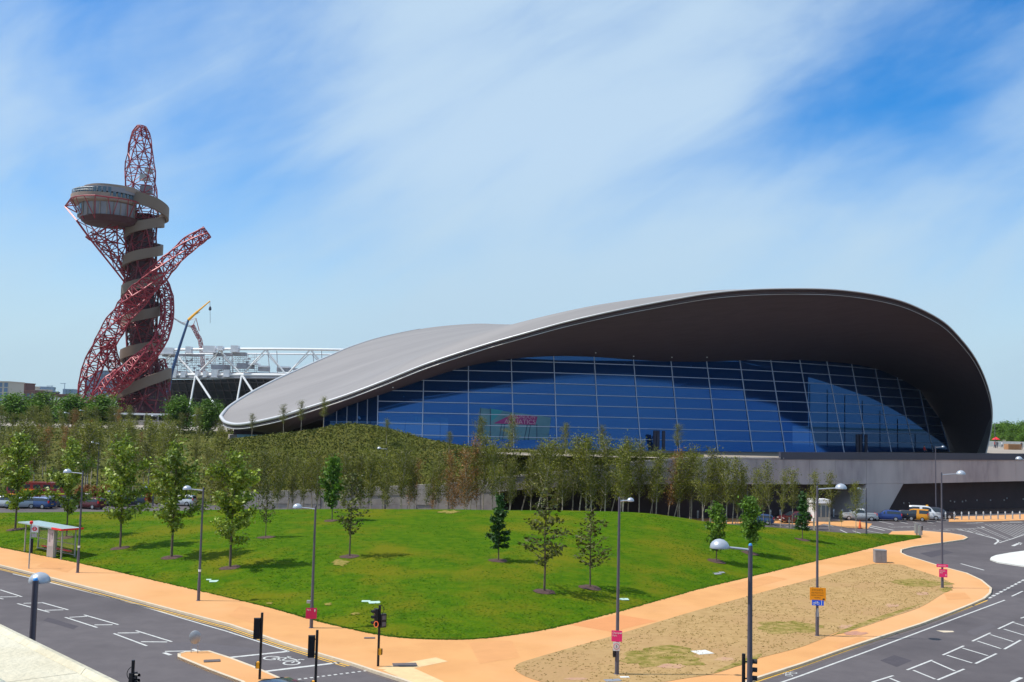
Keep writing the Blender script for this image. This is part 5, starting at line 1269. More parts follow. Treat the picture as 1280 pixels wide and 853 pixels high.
# ================================================================ STREET LAMPS
def lamp(px, py, ptop, label, armdir, armlen=1.05, hs=.31, D=None, top=None, base_r=.105, band=False, name='street_lamp', grp='grey street lamps with domed heads', arm_up=.06):
    """lamp whose foot is at photo (px,py), or at distance D with its head height given"""
    if D is None: f = G(px, py, .12); D = f.y
    else: f = PZ(px, .12, D)
    yh = 524+(px-640)*.0227
    if top is None: top = CAMZ+(yh-ptop)*D/FPX
    if py is None: q = PZ(px, top, D); f = Vector((q.x, q.y, 0))
    f = Vector((f.x, f.y, .10)); H = top-f.z; r = empty(name, f, 0, label, 'street lamp', grp)
    b = MB(); b.tube([(0, 0, 0), (0, 0, 1.35), (0, 0, 1.42), (0, 0, H*.6), (0, 0, H)], [base_r, base_r, base_r*.82, base_r*.66, base_r*.55], 12); b.build('pole', 'lamp_pole', r, smooth=50)
    b = MB(); b.lathe([(base_r*1.5, -.1), (base_r*1.5, .03), (base_r*1.05, .05)], (0, 0, 0), 12); b.build('foot_plate', 'lamp_pole', r)
    b = MB(); b.lathe([(base_r*.45, 0), (base_r*.45, .04), (base_r*.25, .07)], (0, 0, H), 10); b.build('cap', 'blue_cap' if D < 35 else 'lamp_pole', r, smooth=50)
    b = MB(); dx, dy = armdir; e = Vector((dx*armlen, dy*armlen, H-.12+arm_up*armlen)); b.tube([(0, 0, H-.14), e*.5+Vector((0, 0, (H-.13)*.5)), e], [.042, .036, .033], 8); b.build('arm', 'lamp_head', r, smooth=50)
    c = e+Vector((dx, dy, 0))*hs*.8
    b = MB(); b.lathe([(hs*1.02, -.035), (hs*1.03, .0), (hs*.97, hs*.28), (hs*.78, hs*.55), (hs*.48, hs*.76), (hs*.15, hs*.85), (.01, hs*.86)], c, 20); hd = b.build('lamp_shade', 'lamp_head', r, smooth=50)
    b = MB(); b.lathe([(.02, -.06), (hs*.8, -.045), (hs*.9, -.034)], c, 16); b.build('lens', 'lamp_lens', hd)
    if band:
        b = MB(); b.lathe([(base_r*.86, 1.9), (base_r*.86, 2.05)], (0, 0, 0), 12); b.build('label_band', 'sign_white', r)
    return r, f, H
lamp(97, 716, 589, 'street lamp on the left footway beside the bus shelter, arm to the left', (-1, 0), .95, .30, band=True)
lamp(248, 751, 609.5, 'street lamp on the left footway between two big green lawn trees', (-1, 0), .85, .28, band=True)
L4, f4, H4 = lamp(389, 785, 632, 'street lamp with a crimson sign low on its post behind the traffic signals', (-1, 0), .85, .27)
L5, f5, H5 = lamp(771, 843, 622, 'street lamp on the sandy patch with a pink sign and a small white sign', (1, 0), .42, .17, band=False)
lamp(938, None, 680, 'nearest right street lamp, foot cut off by the bottom edge, arm reaching left', (-1, .1), .72, .30, D=33.5, base_r=.125)
L7, f7, H7 = lamp(1021.5, 795, 608, 'street lamp carrying an orange notice above a blue cycle sign', (1, 0), 1.15, .33, band=True)
L8, f8, H8 = lamp(1178, 735, 591, 'street lamp at the point of the sandy patch with two bright pink signs', (1, 0), 1.25, .34)
lamp(44.5, None, 722, 'very near street lamp rising past the concrete ledge, round head seen from behind', (-.25, .97), .35, .27, D=27.5, base_r=.135)
lamp(1170, 646, 558, 'tall thin lamp post behind the parked cars in front of the dark wall', (1, 0), .9, .22, D=151, base_r=.10)
lamp(1083, 668, 610, 'short street lamp by the parking bays with its arm to the left', (-1, 0), .7, .25)
lamp(1296, 650, 574, 'street lamp whose head just enters at the right edge', (-1, 0), 1.6, .36, D=118, base_r=.1)
for px, py, yt, D, lab in [(124, 620, 553, 150, 'distant street lamp among the birches left of the bank'), (87, 545, 516, 240, 'distant street lamp in front of the round podium trees'), (196, 560, 520, 235, 'distant street lamp near the tower foot'), (192, 640, 608, 139, 'street lamp partly hidden by birches near the orange shrubs'), (484, 640, 560, 133, 'distant street lamp among birches beneath the green bank'), (934, 645, 605, 138, 'distant street lamp among birches in front of the plinth'), (106, 545, 513, 243, 'second distant street lamp in front of the round podium trees')]:
    q = PZ(px, 1, D); z = slope_z(q.x, q.y) if px < 300 else 0.0; r, f, H = lamp(px, None, yt, lab, (-1, 0), .8, .26, D=D)
# signs on the posts
def sign_plate(parent, z, w, h, m, x=0, y=-.13, rz=0, name='sign', border=None):
    b = MB(); b.box((0, 0, 0), (w, .02, h)); o = b.build(name, m, parent); o.location = (x, y, z); o.rotation_euler = (0, 0, rz)
    return o
def sign_text(o, body, size, x, z, m='sign_white', align='LEFT', sx=1):
    text('lettering', body, size, m, o, (x, -.014, z), (R(90), 0, 0), .001, align, sx)
def arrow(o, x, z, s, ang, m='sign_white'):
    b = MB(); pts = [(-.12, -.5), (.12, -.5), (.12, .05), (.4, .05), (0, .5), (-.4, .05), (-.12, .05)]
    ca, sa = math.cos(ang), math.sin(ang); b.add([(x+(a*ca-c*sa)*s, -.0135, z+(a*sa+c*ca)*s) for a, c in pts], [tuple(range(7))]); b.build('arrow', m, o)
def pz_(f, px, py): # height on a post at photo row py
    return CAMZ+(524+(px-640)*.0227-py)*f.y/FPX-f.z
s_ = sign_plate(L5, pz_(f5, 771, 789), .52, .53, 'pink_sign', -.04, rz=R(-6)); sign_text(s_, 'Olympic', .125, -.22, .15); sign_text(s_, 'Park', .125, -.22, .02); arrow(s_, .19, .15, .12, R(-90))
s_ = sign_plate(L5, pz_(f5, 771, 801.5), .33, .42, 'sign_white', -.05, name='speed_sign')
b = MB(); b.lathe([(.145, -.004), (.145, .004)], (0, 0, 0), 20); q = b.build('red_ring', 'sign_red', s_); q.location = (0, -.012, 0); q.rotation_euler = (R(90), 0, 0)
b = MB(); b.lathe([(.12, -.004), (.12, .004)], (0, 0, 0), 20); q = b.build('disc', 'sign_white', s_); q.location = (0, -.0155, 0); q.rotation_euler = (R(90), 0, 0)
text('numeral', '5', .2, 'dark_ink', s_, (0, -.022, 0), (R(90), 0, 0), .001)
b = MB(); b.box((-.16, .0, pz_(f5, 771, 810)), (.1, .22, .36)); b.build('cabinet', 'black_plastic', L5)
s_ = sign_plate(L4, pz_(f4, 389, 761.5), .64, .62, 'crimson_sign', 0, rz=R(4)); sign_text(s_, 'Park', .13, -.26, .2); arrow(s_, .2, .17, .16, 0)
b = MB(); b.box((-.2, 0, pz_(f4, 389, 748)), (.22, .14, .16)); b.build('sensor_box', 'lamp_head', L4)
b = MB(); b.lathe([(.10, 0), (.10, .16)], (0, 0, pz_(f4, 389, 770)), 12); b.build('label_band', 'sign_white', L4)
zo = pz_(f7, 1021, 738.5); s_ = sign_plate(L7, zo, .92, .74, 'orange_sign', 0, rz=R(-8), name='notice')
for k, (t_, sz, dz) in enumerate([('CYCLISTS', .15, .22), ('USE FOOTWAY', .105, .06), ('ROAD WORKS', .105, -.08), ('AHEAD', .105, -.22)]): text('lettering', t_, sz, 'sign_black', s_, (-.03, -.013, dz), (R(90), 0, 0), .001)
b = MB(); b.box((.33, -.012, -.29), (.12, .004, .08)); b.build('mark', 'dark_ink', s_)
s_ = sign_plate(L7, pz_(f7, 1021, 749), .68, .33, 'blue_sign', 0, rz=R(-8), name='cycle_sign')
def bike_sign(o, sc, x0, z0):
    b = MB()
    def rg(cx, cz, r):
        for i in range(16):
            a0 = 2*math.pi*i/16; a1 = 2*math.pi*(i+1)/16
            b.add([(x0+(cx+math.cos(a)*q)*sc, -.0135, z0+(cz+math.sin(a)*q)*sc) for a, q in ((a0, r), (a1, r), (a1, r-.1), (a0, r-.1))], [(0, 1, 2, 3)])
    def sg(ax, az, cx, cz, w=.08):
        d = Vector((cx-ax, cz-az)).normalized(); nx, nz = -d.y*w/2, d.x*w/2
        b.add([(x0+p*sc, -.0137, z0+q*sc) for p, q in ((ax+nx, az+nz), (ax-nx, az-nz), (cx-nx, cz-nz), (cx+nx, cz+nz))], [(0, 1, 2, 3)])
    rg(-.6, 0, .38); rg(.6, 0, .38)
    for q in [(-.6, 0, -.25, .5), (-.25, .5, .42, .5), (-.25, .5, 0, 0), (0, 0, .42, .5), (-.6, 0, 0, 0), (.6, 0, .36, .66), (.36, .66, .55, .7)]: sg(*q)
    b.build('bicycle_symbol', 'sign_white', o)
bike_sign(s_, .19, -.1, -.05)
b = MB(); b.box((.21, -.012, 0), (.03, .004, .28)); b.build('divider', 'sign_white', s_)
b = MB(); b.box((0, -.095, pz_(f7, 1021, 761)), (.1, .05, .5)); b.build('cabinet', 'lamp_head', L7)
s_ = sign_plate(L8, pz_(f8, 1178, 704.5), .85, .23, 'pink_sign', -.05, rz=R(-12)); sign_text(s_, 'Olympic Park', .11, -.33, 0)
s_ = sign_plate(L8, pz_(f8, 1178, 713.5), .62, .62, 'pink_sign', .02, rz=R(-6)); sign_text(s_, 'Olympic', .12, -.25, .17); sign_text(s_, 'Park', .12, -.25, .03); arrow(s_, .2, -.15, .14, 0)

# ================================================================ TRAFFIC SIGNALS
def signal(name, px, py, ptop, label, hx, faces, y0h, y1h, boxrow=None, boxside=1, D=None, ped=False, hw=.28, lit=None, loop=False):
    if D is None: f = G(px, py, .12); D = f.y
    else: q = PZ(px, 0, D); f = q
    yh = 524+(px-640)*.0227; top = CAMZ+(yh-ptop)*D/FPX; f = Vector((f.x, f.y, .1)); H = top-f.z
    def hz(y): return CAMZ+(yh-y)*D/FPX-f.z
    r = empty(name, f, 0, label, 'traffic light', 'black traffic signals at the junction')
    b = MB(); b.tube([(0, 0, 0), (0, 0, H)], .062, 10); b.build('pole', 'black_plastic', r, smooth=50)
    z0, z1 = hz(y1h), hz(y0h); hh = z1-z0; rz = faces
    hd = empty('signal_head', (0, 0, 0)); hd.parent = r; hd.location = (hx, 0, z0); hd.rotation_euler = (0, 0, rz)
    b = MB(); b.box((0, .02, hh/2), (hw, .16, hh), top=(.92, .9)); b.box((0, -.06, hh/2), (hw*1.12, .03, hh*1.03)); b.build('casing', 'black_plastic', hd)
    for k in range(3):
        zc__ = hh*(.18+.32*k)
        b = MB(); n_ = 12; R0 = hw*.36
        rows_ = [[Vector((math.cos(R(200-220*i/n_*1.0))*R0, -.08-dd_, zc__+math.sin(R(200-220*i/n_))*R0)) for i in range(n_+1)] for dd_ in (0, .16)]
        rows_.append([v*1 + Vector((0, 0, 0)) for v in rows_[1]]); b.grid(rows_); b.build('visor', 'black_plastic', hd)
        b = MB(); b.lathe([(R0*.9, -.01), (R0*.9, .01)], (0, 0, 0), 14); q = b.build('lens', 'signal_red' if lit == k else 'signal_grey', hd); q.location = (0, -.085, zc__); q.rotation_euler = (R(90), 0, 0)
    for zz in (z0+.15, z1-.15):
        b = MB(); b.bar((0, 0, zz), (hx, 0, zz), .04); b.build('bracket', 'black_plastic', r)
    if ped:
        pd = empty('pedestrian_head', (0, 0, 0)); pd.parent = r; pd.location = (.17, 0, z0-.05); pd.rotation_euler = (0, 0, R(35))
        b = MB(); b.box((0, 0, .33), (.3, .2, .66)); b.build('casing', 'black_plastic', pd)
        for k in range(2):
            b = MB(); b.box((0, -.105, .17+.32*k), (.2, .02, .2)); b.build('lens', 'signal_grey', pd)
        b = MB(); b.tube([(-.14+.10*math.cos(a_), -.16, z0+.12+.14*math.sin(a_)) for a_ in [2*math.pi*i/12 for i in range(13)]], .022, 5); b.build('lit_ring', 'signal_red', r)
    if boxrow:
        zb = hz(boxrow); b = MB(); b.box((boxside*.09, -.02, zb), (.13, .2, .3)); q = b.build('push_button_box', 'amber_box', r)
        b = MB(); b.box((boxside*.17, -.02, zb), (.05, .17, .27)); b.build('button_plate', 'black_plastic', q)
    if loop:
        b = MB(); b.tube([(loop*(.05+.16*math.sin(math.pi*i/8)), 0, z1+.12-.02*i*2+.1*math.cos(math.pi*i/8)) for i in range(9)], .014, 5); b.build('cable', 'black_plastic', r)
    return r
signal('traffic_light', 324.5, 849, 761, 'traffic light on the orange island, seen from behind with an amber button box', -.22, R(190), 768, 792.5, 824, -1)
signal('traffic_light', 394, 862, 782, 'nearest traffic light in front of the lamp post with the crimson sign', -.24, R(190), 789, 815, 847, -1)
signal('traffic_light', 472.5, 833, 752, 'traffic light on the footway corner with a lit orange ring and pedestrian signal', -.18, R(-70), 756.5, 777.5, 808, 1, ped=True, loop=1)
signal('traffic_light', 928.5, None, 811, 'traffic light at the bottom edge just left of the nearest right lamp post', .22, R(75), 815, 846, D=36)
signal('traffic_light', 161, None, 818, 'traffic light at the bottom left whose top only is in view, with a cable loop', .02, R(75), 833, 853, D=39, loop=-1)

# ================================================================ BUS SHELTER AND STOP
def shelter():
    a = G(30, 690, .12); c = G(77, 700, .12); d = (c-a); L = d.length; rz = math.atan2(d.y, d.x)
    r = empty('bus_shelter', a, rz, 'bus shelter with pale flat roof, glass back and red bench on the orange footway', 'bus shelter')
    w = 1.35
    for x in (0.1, L-.1, L*.78):
        b = MB(); b.box((x, 0, 1.2), (.08, .1, 2.4)); b.build('post', 'galvanised', r)
    for x in (0.1, L*.5, L-.1):
        b = MB(); b.box((x, w-.2, 1.2), (.08, .1, 2.4)); b.build('post', 'galvanised', r)
    b = MB(); b.box((L/2-.3, w/2, 2.46), (L+1.2, w+.5, .10)); b.build('roof', 'shelter_roof', r)
    b = MB(); b.box((L+.31, w/2-.05, 2.47), (.05, w+.6, .15)); b.build('roof_edge', 'sign_red', r)
    b = MB(); b.box((L-.55, -.27, 2.47), (1.75, .05, .15)); b.build('roof_edge', 'sign_red', r)
    for k in range(3):
        x0 = .16+k*(L-.3)/3; xa, xb2 = x0+.03, x0+(L-.3)/3-.03; b = MB(); b.add([(xa, w-.2, .4), (xb2, w-.2, .4), (xb2, w-.2, 2.1), (xa, w-.2, 2.1)], [(0, 1, 2, 3)]); b.build('glass_pane', 'shelter_glass', r)
    b = MB(); b.box((L/2, w-.25, 1.15), (L, .05, .05)); b.box((L/2, w-.25, .3), (L, .05, .06)); b.build('rail', 'galvanised', r)
    b = MB(); b.box((L*.6, w*.62, .62), (L*.72, .28, .06)); b.build('bench', 'sign_red', r)
    p_ = empty('advert_panel', (0, 0, 0)); p_.parent = r; p_.location = (L*.70, .1, 0); p_.rotation_euler = (0, 0, R(-12)-rz*.5)
    b = MB(); b.box((0, 0, 1.15), (1.05, .16, 2.3)); b.build('cabinet', 'galvanised', p_)
    b = MB(); b.box((0, -.085, 1.55), (.84, .012, 1.25)); b.build('poster', 'poster', p_)
    b = MB(); b.box((.12, -.093, 1.75), (.14, .006, .55)); b.box((-.2, -.093, 1.6), (.22, .006, .7)); b.build('poster_print', 'poster_ink', p_)
mat('poster_ink', (.28, .24, .27), .6)
shelter()
def busstop():
    f = G(36, 711, .12); r = empty('bus_stop', f, 0, 'grey bus stop pole with a red roundel flag before the shelter', 'bus stop'); H = CAMZ+(510.3-652.5)*f.y/FPX-f.z
    b = MB(); b.tube([(0, 0, 0), (0, 0, H)], .055, 8); b.build('pole', 'galvanised', r, smooth=50)
    b = MB(); b.box((.3, 0, H-.42), (.5, .06, .52)); fl = b.build('flag', 'sign_white', r)
    b = MB(); b.lathe([(.17, -.005), (.17, .005)], (0, 0, 0), 18); q = b.build('roundel', 'sign_red', fl); q.location = (.3, -.04, H-.40); q.rotation_euler = (R(90), 0, 0)
    b = MB(); b.lathe([(.095, -.005), (.095, .005)], (0, 0, 0), 18); q = b.build('roundel_centre', 'sign_white', fl); q.location = (.3, -.046, H-.40); q.rotation_euler = (R(90), 0, 0)
    b = MB(); b.box((.3, -.056, H-.40), (.42, .006, .07)); b.build('roundel_bar', 'sign_red', fl)
    b = MB(); b.box((.28, 0, H-.9), (.4, .04, .3)); b.build('number_plate', 'poster', r)
    b = MB(); b.lathe([(.04, 0), (.13, .05), (.13, .2), (.05, .26)], (0, 0, H-.05), 12); b.build('finial', 'sign_red', r, smooth=50)
    b = MB(); b.box((.14, 0, 1.75), (.16, .08, 1.1)); b.build('timetable', 'black_plastic', r)
busstop()

# ================================================================ BINS, CABINETS, BOLLARDS, COVERS
f = G(1101.3, 704, .12); r = empty('utility_cabinet', f, R(-6), 'square grey stone clad cabinet at the top corner of the sandy patch', 'cabinet')
b = MB(); b.box((0, .4, .56), (1.02, .85, 1.12)); b.build('body', 'stone_block', r)
b = MB(); b.box((0, .4, 1.14), (1.06, .9, .05)); b.build('lid', 'galvanised', r)
for x in (-.26, .26):
    b = MB(); b.box((x, -.035, .56), (.48, .02, 1.0)); b.build('door', 'stone_block', r)
for px, w_, lab in [(1146, .9, 'grey metal information pillar, left of a close pair by the side road'), (1150.5, .75, 'grey metal information pillar, right of a close pair by the side road')]:
    f = G(px, 669 if w_ > .8 else 671, .12); r = empty('totem_sign', f, R(20), lab, 'pillar')
    b = MB(); b.box((0, 0, .75), (w_*.55, .22, 1.1)); b.build('panel', 'galvanised', r)
    b = MB(); b.box((0, 0, .1), (.18, .12, .25)); b.build('leg', 'galvanised', r); b = MB(); b.box((w_*.2, -.12, .95), (.14, .03, .5)); b.build('screen', 'black_plastic', r)
# kiosk
f = G(1028, 652.5, 0); r = empty('kiosk', f, R(8), 'small white rounded kiosk with glass sides on the edge of the parking bays', 'kiosk')
b = MB(); b.box((0, 1.1, 2.65), (2.55, 2.3, .5), top=(.9, .88)); b.build('roof', 'wrap_white', r)
b = MB(); b.box((.15, 1.1, 1.2), (2.0, 2.0, 2.4)); b.build('wall', 'kiosk_side', r) if 'kiosk_side' in M else None
mat('kiosk_side', (.34, .40, .40), .3, var=(.25, .30, .30), scale=1.5)
b = MB(); b.box((.15, 1.1, 1.2), (2.0, 2.0, 2.4)); b.build('wall', 'kiosk_side', r)
b = MB(); b.box((-1.0, 1.1, 1.2), (.28, 2.2, 2.4)); b.build('end_panel', 'wrap_white', r)
for x in (-.5, .2, .85):
    b = MB(); b.box((x, .08, 1.35), (.5, .03, 1.5)); b.build('window', 'b_pane', r)
# bollards
BM = MB(); BM.lathe([(.075, 0), (.075, .98), (.06, 1.03), (.02, 1.05)], (0, 0, 0), 8); bme = BM.mesh('body', 50); bme.materials.append(M['galvanised'])
BC = MB(); BC.lathe([(.08, .80), (.08, .90)], (0, 0, 0), 8); bce = BC.mesh('band'); bce.materials.append(M['sign_white'])
def bollard(px, py, g, lab):
    f = G(px, py, .0); r = empty('bollard', (f.x, f.y, .06 if px > 1186 else 0), 0, lab, 'bollard', g); link('body', bme, r, sc=(1.3, 1.3, 1.05)); link('band', bce, r, sc=(1.3, 1.3, 1.05))
for k in range(14): bollard(1193+k*9.1, 650.6-k*.12, 'bollards along the rear footway', 'slim steel bollard, '+ORD[k]+' from the left in the row in front of the dark wall')
for px, py, l_ in [(963, 647.5, 'left of the dark red car, left one of two'), (1042, 646.5, 'just right of the kiosk'), (1052.5, 646.5, 'second to the right of the kiosk'), (1062.5, 647, 'left of the silver pickup'), (975, 647, 'left of the dark red car, right one of two'), (1092, 644, 'behind the gap between silver pickup and blue hatchback'), (894, 648, 'behind the small green tree under the lamp head'), (872, 648.5, 'at the left end of the sandy back path'), (1182, 650, 'beside the rightmost parked car')]: bollard(px, py, 'bollards by the parked cars', 'slim steel bollard '+l_)
for px, py, l_ in [(998, 662.5, 'nearest the dark green tree trunk'), (986.5, 662, 'leftmost of four'), (1017, 663, 'below the kiosk'), (1037, 664, 'rightmost of four')]: 
    f = G(px, py, 0); r = empty('timber_post', f, 0, 'short timber post at the back lawn edge, '+l_, 'post', 'timber posts behind the lawn'); b = MB(); b.box((0, 0, .7), (.12, .12, 1.4)); b.build('shaft', 'bark_pale', r); b = MB(); b.box((0, 0, 1.42), (.15, .15, .05)); b.build('cap', 'galvanised', r)
# traffic cone
f = G(1075, 661, 0); r = empty('traffic_cone', f, 0, 'orange traffic cone by the thin birch near the parking bays', 'cone')
b = MB(); b.box((0, 0, .04), (.5, .5, .06)); b.build('base', 'black_plastic', r); b = MB(); b.lathe([(.2, .06), (.05, .95)], (0, 0, 0), 10); b.build('cone_body', 'signal_cone', r) if 'signal_cone' in M else None
mat('signal_cone', (.75, .12, .03), .5); b = MB(); b.lathe([(.2, .06), (.05, .95)], (0, 0, 0), 10); b.build('cone_body', 'signal_cone', r)
# round back-to-front keep-left sign on the island
f = G(243, 816, .12); r = empty('keep_left_sign', f, 0, 'round grey backed sign on two short legs at the tip of the orange island', 'sign')
for x in (-.17, .17):
    b = MB(); b.tube([(x, 0, 0), (x, 0, .55)], .022, 6); b.build('leg', 'galvanised', r)
b = MB(); b.lathe([(.27, -.03), (.3, 0), (.27, .03)], (0, 0, 0), 20); q = b.build('disc', 'galvanised', r, smooth=50); q.location = (0, 0, .78); q.rotation_euler = (R(90), 0, R(12)); q.scale = (1, 1.15, 1)
# covers in the ground
def cover(px, py, w, d, m, rz, label, z=.138, name='manhole_cover', onl=False):
    p = on_lawn(px, py)+Vector((0, 0, .02)) if onl else G(px, py, z); b = MB(); b.box((0, 0, 0), (w, d, .012)); b.box((0, 0, .008), (w*.85, d*.85, .005)); o = b.build(name, m, smooth=None); o.location = p; o.rotation_euler = (R(6) if onl else 0, 0, rz); tag(o, label, 'cover', 'service covers in the ground')
cover(265, 826, .8, .5, 'manhole', .3, 'dark cover set in the orange island')
cover(506, 831, 1.2, .7, 'manhole', .2, 'dark rectangular cover beside the pale crossing flags')
cover(462, 797.5, .6, .35, 'manhole', .1, 'small dark cover on the footway just left of the corner signal')
cover(878, 815.5, .95, .9, 'white_concrete', .4, 'pale square slab lying on the sandy patch')
cover(781, 846.5, .45, .3, 'white_concrete', .1, 'small white cover at the foot of the lamp with the pink sign')
cover(766, 850.5, .8, .45, 'cover_grey', .3, 'grey cover below the foot of the lamp with the pink sign')
cover(457.5, 752, .55, .35, 'cover_green', .1, 'pale green cover in the grass above the corner signal, left one', onl=True); cover(468, 753.5, .75, .5, 'cover_green', .3, 'pale green cover in the grass above the corner signal, right one', onl=True)
cover(268, 727, .7, .5, 'cover_green', .3, 'pale cover in the grass below the nearest big green tree', onl=True); cover(261, 725, .35, .3, 'cover_green', .3, 'tiny pale cover in the grass below the nearest big green tree', onl=True)
cover(779, 749.5, .75, .45, 'cover_green', .1, 'pale green cover in the grass right of the tall lamp post', onl=True)
cover(896, 717.5, .7, .5, 'cover_grey', .5, 'grey cover in the grass below the nearest right lamp head', onl=True); cover(902, 716, .5, .4, 'cover_grey', .2, 'small grey cover in the grass beside a larger one, right part of the lawn', onl=True)
cover(82, 688.5, .9, .4, 'cover_green', .6, 'pale cover in the grass right of the bus shelter', onl=True)
mat('bare_soil', (.30, .21, .07), .95, var=(.12, .15, .01), scale=3.5, bump=.8, bscale=6, spec=.1)
for px, py, rx, ry in [(410, 756, 5, 1.4), (443, 768, 6, 1.5), (424, 704, 11, 3.6), (337, 755, 4, 1.2), (562, 631.5+9, 14, 1.6)]:
    pts = []
    for i in range(20):
        a = 2*math.pi*i/20; k = 1+.8*noise.noise(Vector((math.cos(a)*2.6+px, math.sin(a)*2.6, 0))); q = on_lawn(px+rx*math.cos(a)*k, py+ry*math.sin(a)*k); pts.append(Vector((q.x, q.y, q.z+.035)))
    c = on_lawn(px, py)+Vector((0, 0, .06)); b = MB(); b.add([c]+pts, [(0, i+1, (i+1) % 20+1) for i in range(20)]); o = b.build('bare_patch', 'bare_soil'); o['kind'] = 'structure'

# ================================================================ CARS
def car_meshes(kind):
    """body, glasshouse glass, wheels for a 4.2 m car facing +x, built from cross-sections"""
    if kind == 'hatch': prof = [(-2.05, .45, .75, .75), (-2.0, .32, .95, 1.05), (-1.75, .25, .95, 1.42), (-.9, .22, .96, 1.50), (.2, .22, .96, 1.47), (.95, .22, .95, 1.02), (1.7, .24, .88, .92), (2.02, .32, .68, .72), (2.08, .42, .6, .6)]
    elif kind == 'van': prof = [(-2.1, .45, .95, 1.1), (-2.08, .32, 1.1, 1.75), (-1.9, .25, 1.1, 1.84), (-.4, .22, 1.1, 1.86), (.55, .22, 1.08, 1.76), (1.2, .22, 1.02, 1.12), (1.85, .24, .95, .98), (2.1, .32, .75, .8), (2.15, .45, .62, .62)]
    elif kind == 'pickup': prof = [(-2.4, .5, .9, .92), (-2.38, .4, 1.02, 1.04), (-.75, .32, 1.04, 1.06), (-.6, .3, 1.04, 1.55), (0, .28, 1.05, 1.68), (.5, .28, 1.04, 1.62), (1.15, .28, 1.02, 1.08), (2.1, .3, .96, .98), (2.4, .38, .7, .74)]
    elif kind == 'estate': prof = [(-2.25, .45, .8, .85), (-2.2, .32, .98, 1.1), (-1.95, .25, .98, 1.48), (-.6, .22, .98, 1.52), (.35, .22, .97, 1.46), (1.1, .22, .95, 1.03), (1.95, .24, .86, .9), (2.22, .32, .66, .7), (2.28, .42, .58, .58)]
    sm = catmull(prof, 33); b = MB(); rows_ = []; W_ = .88
    L0 = prof[0][0]; L1 = prof[-1][0]
    for x, zb, zs, zt in sm:
        e = min(1, (x-L0)/.35, (L1-x)/.45); w = W_*(.80+.20*math.sqrt(max(0, min(1, e)))); zt = max(zt, zs+.005)
        wt = w*(1-.22*min(1, (zt-zs)/.5)); zb2 = zb
        rows_.append([Vector((x, -w*.9, zb2)), Vector((x, -w, zb2+.12)), Vector((x, -w*1.0, (zb2+zs)/2)), Vector((x, -w*.97, zs)), Vector((x, -wt, zt-.07*min(1, (zt-zs)/.3))), Vector((x, -wt*.85, zt)), Vector((x, wt*.85, zt)), Vector((x, wt, zt-.07*min(1, (zt-zs)/.3))), Vector((x, w*.97, zs)), Vector((x, w, (zb2+zs)/2)), Vector((x, w, zb2+.12)), Vector((x, w*.9, zb2))])
    b.grid(rows_); n = len(b.v)//12; b.add(rows_[0], [tuple(range(12))]); b.add(rows_[-1], [tuple(range(12))[::-1]])
    for i in range(len(rows_)-1): b.add([rows_[i][0], rows_[i][-1], rows_[i+1][-1], rows_[i+1][0]], [(0, 1, 2, 3)])
    body = b.mesh('body', 40)
    # glass strips just outside the body
    g = MB(); gi = [i for i, s in enumerate(sm) if s[3]-s[2] > .28]
    for i in gi[1:-1][:-1]:
        if (i-gi[1]) % 9 == 8: continue
        for side in (0, 1):
            A, B = rows_[i], rows_[i+1]
            if side == 0: q = [A[3].lerp(A[4], .12), B[3].lerp(B[4], .12), B[3].lerp(B[4], .9), A[3].lerp(A[4], .9)]; o_ = Vector((0, -.012, .004))
            else: q = [A[8].lerp(A[7], .12), A[8].lerp(A[7], .9), B[8].lerp(B[7], .9), B[8].lerp(B[7], .12)]; o_ = Vector((0, .012, .004))
            g.add([p+o_ for p in q], [(0, 1, 2, 3)])
    sw = g.mesh('side_window'); sw.materials.append(M['car_glass'])
    def screen(i0, i1, dx, lo, hi):
        g = MB()
        for i in range(i0, i1):
            A, B = rows_[i], rows_[i+1]; q = [A[5].lerp(A[6], .06), A[5].lerp(A[6], .94), B[5].lerp(B[6], .94), B[5].lerp(B[6], .06)]
            g.add([p+Vector((dx*.012, 0, .012)) for p in q], [(0, 1, 2, 3)])
        return g
    # windscreen = descending part, rear screen = rising part
    zt = [s[3] for s in sm]; top = max(zt); fr = [i for i in range(len(sm)-1) if zt[i+1] < zt[i]-.03 and zt[i] > prof[-3][3]+.12 and sm[i][0] > 0]; re = [i for i in range(len(sm)-1) if zt[i+1] > zt[i]+.03 and zt[i] > sm[i][2]+.06 and sm[i][0] < 0]
    ws = screen(min(fr), max(fr)+1, 1, 0, 1).mesh('windscreen'); ws.materials.append(M['car_glass'])
    rs = screen(min(re), max(re)+1, -1, 0, 1).mesh('rear_window') if re else None
    if rs: rs.materials.append(M['car_glass'])
    return body, sw, ws, rs, prof
TW = MB(); TW.lathe([(.2, -.10), (.31, -.1), (.33, -.06), (.33, .06), (.31, .1), (.2, .1)], (0, 0, 0), 16); tyre_me = TW.mesh('tyre', 40); tyre_me.materials.append(M['tyre'])
TH = MB(); TH.lathe([(.05, -.112), (.2, -.105), (.2, .105), (.05, .112)], (0, 0, 0), 12); hub_me = TH.mesh('hub', 40); hub_me.materials.append(M['hub'])
CARM = {}
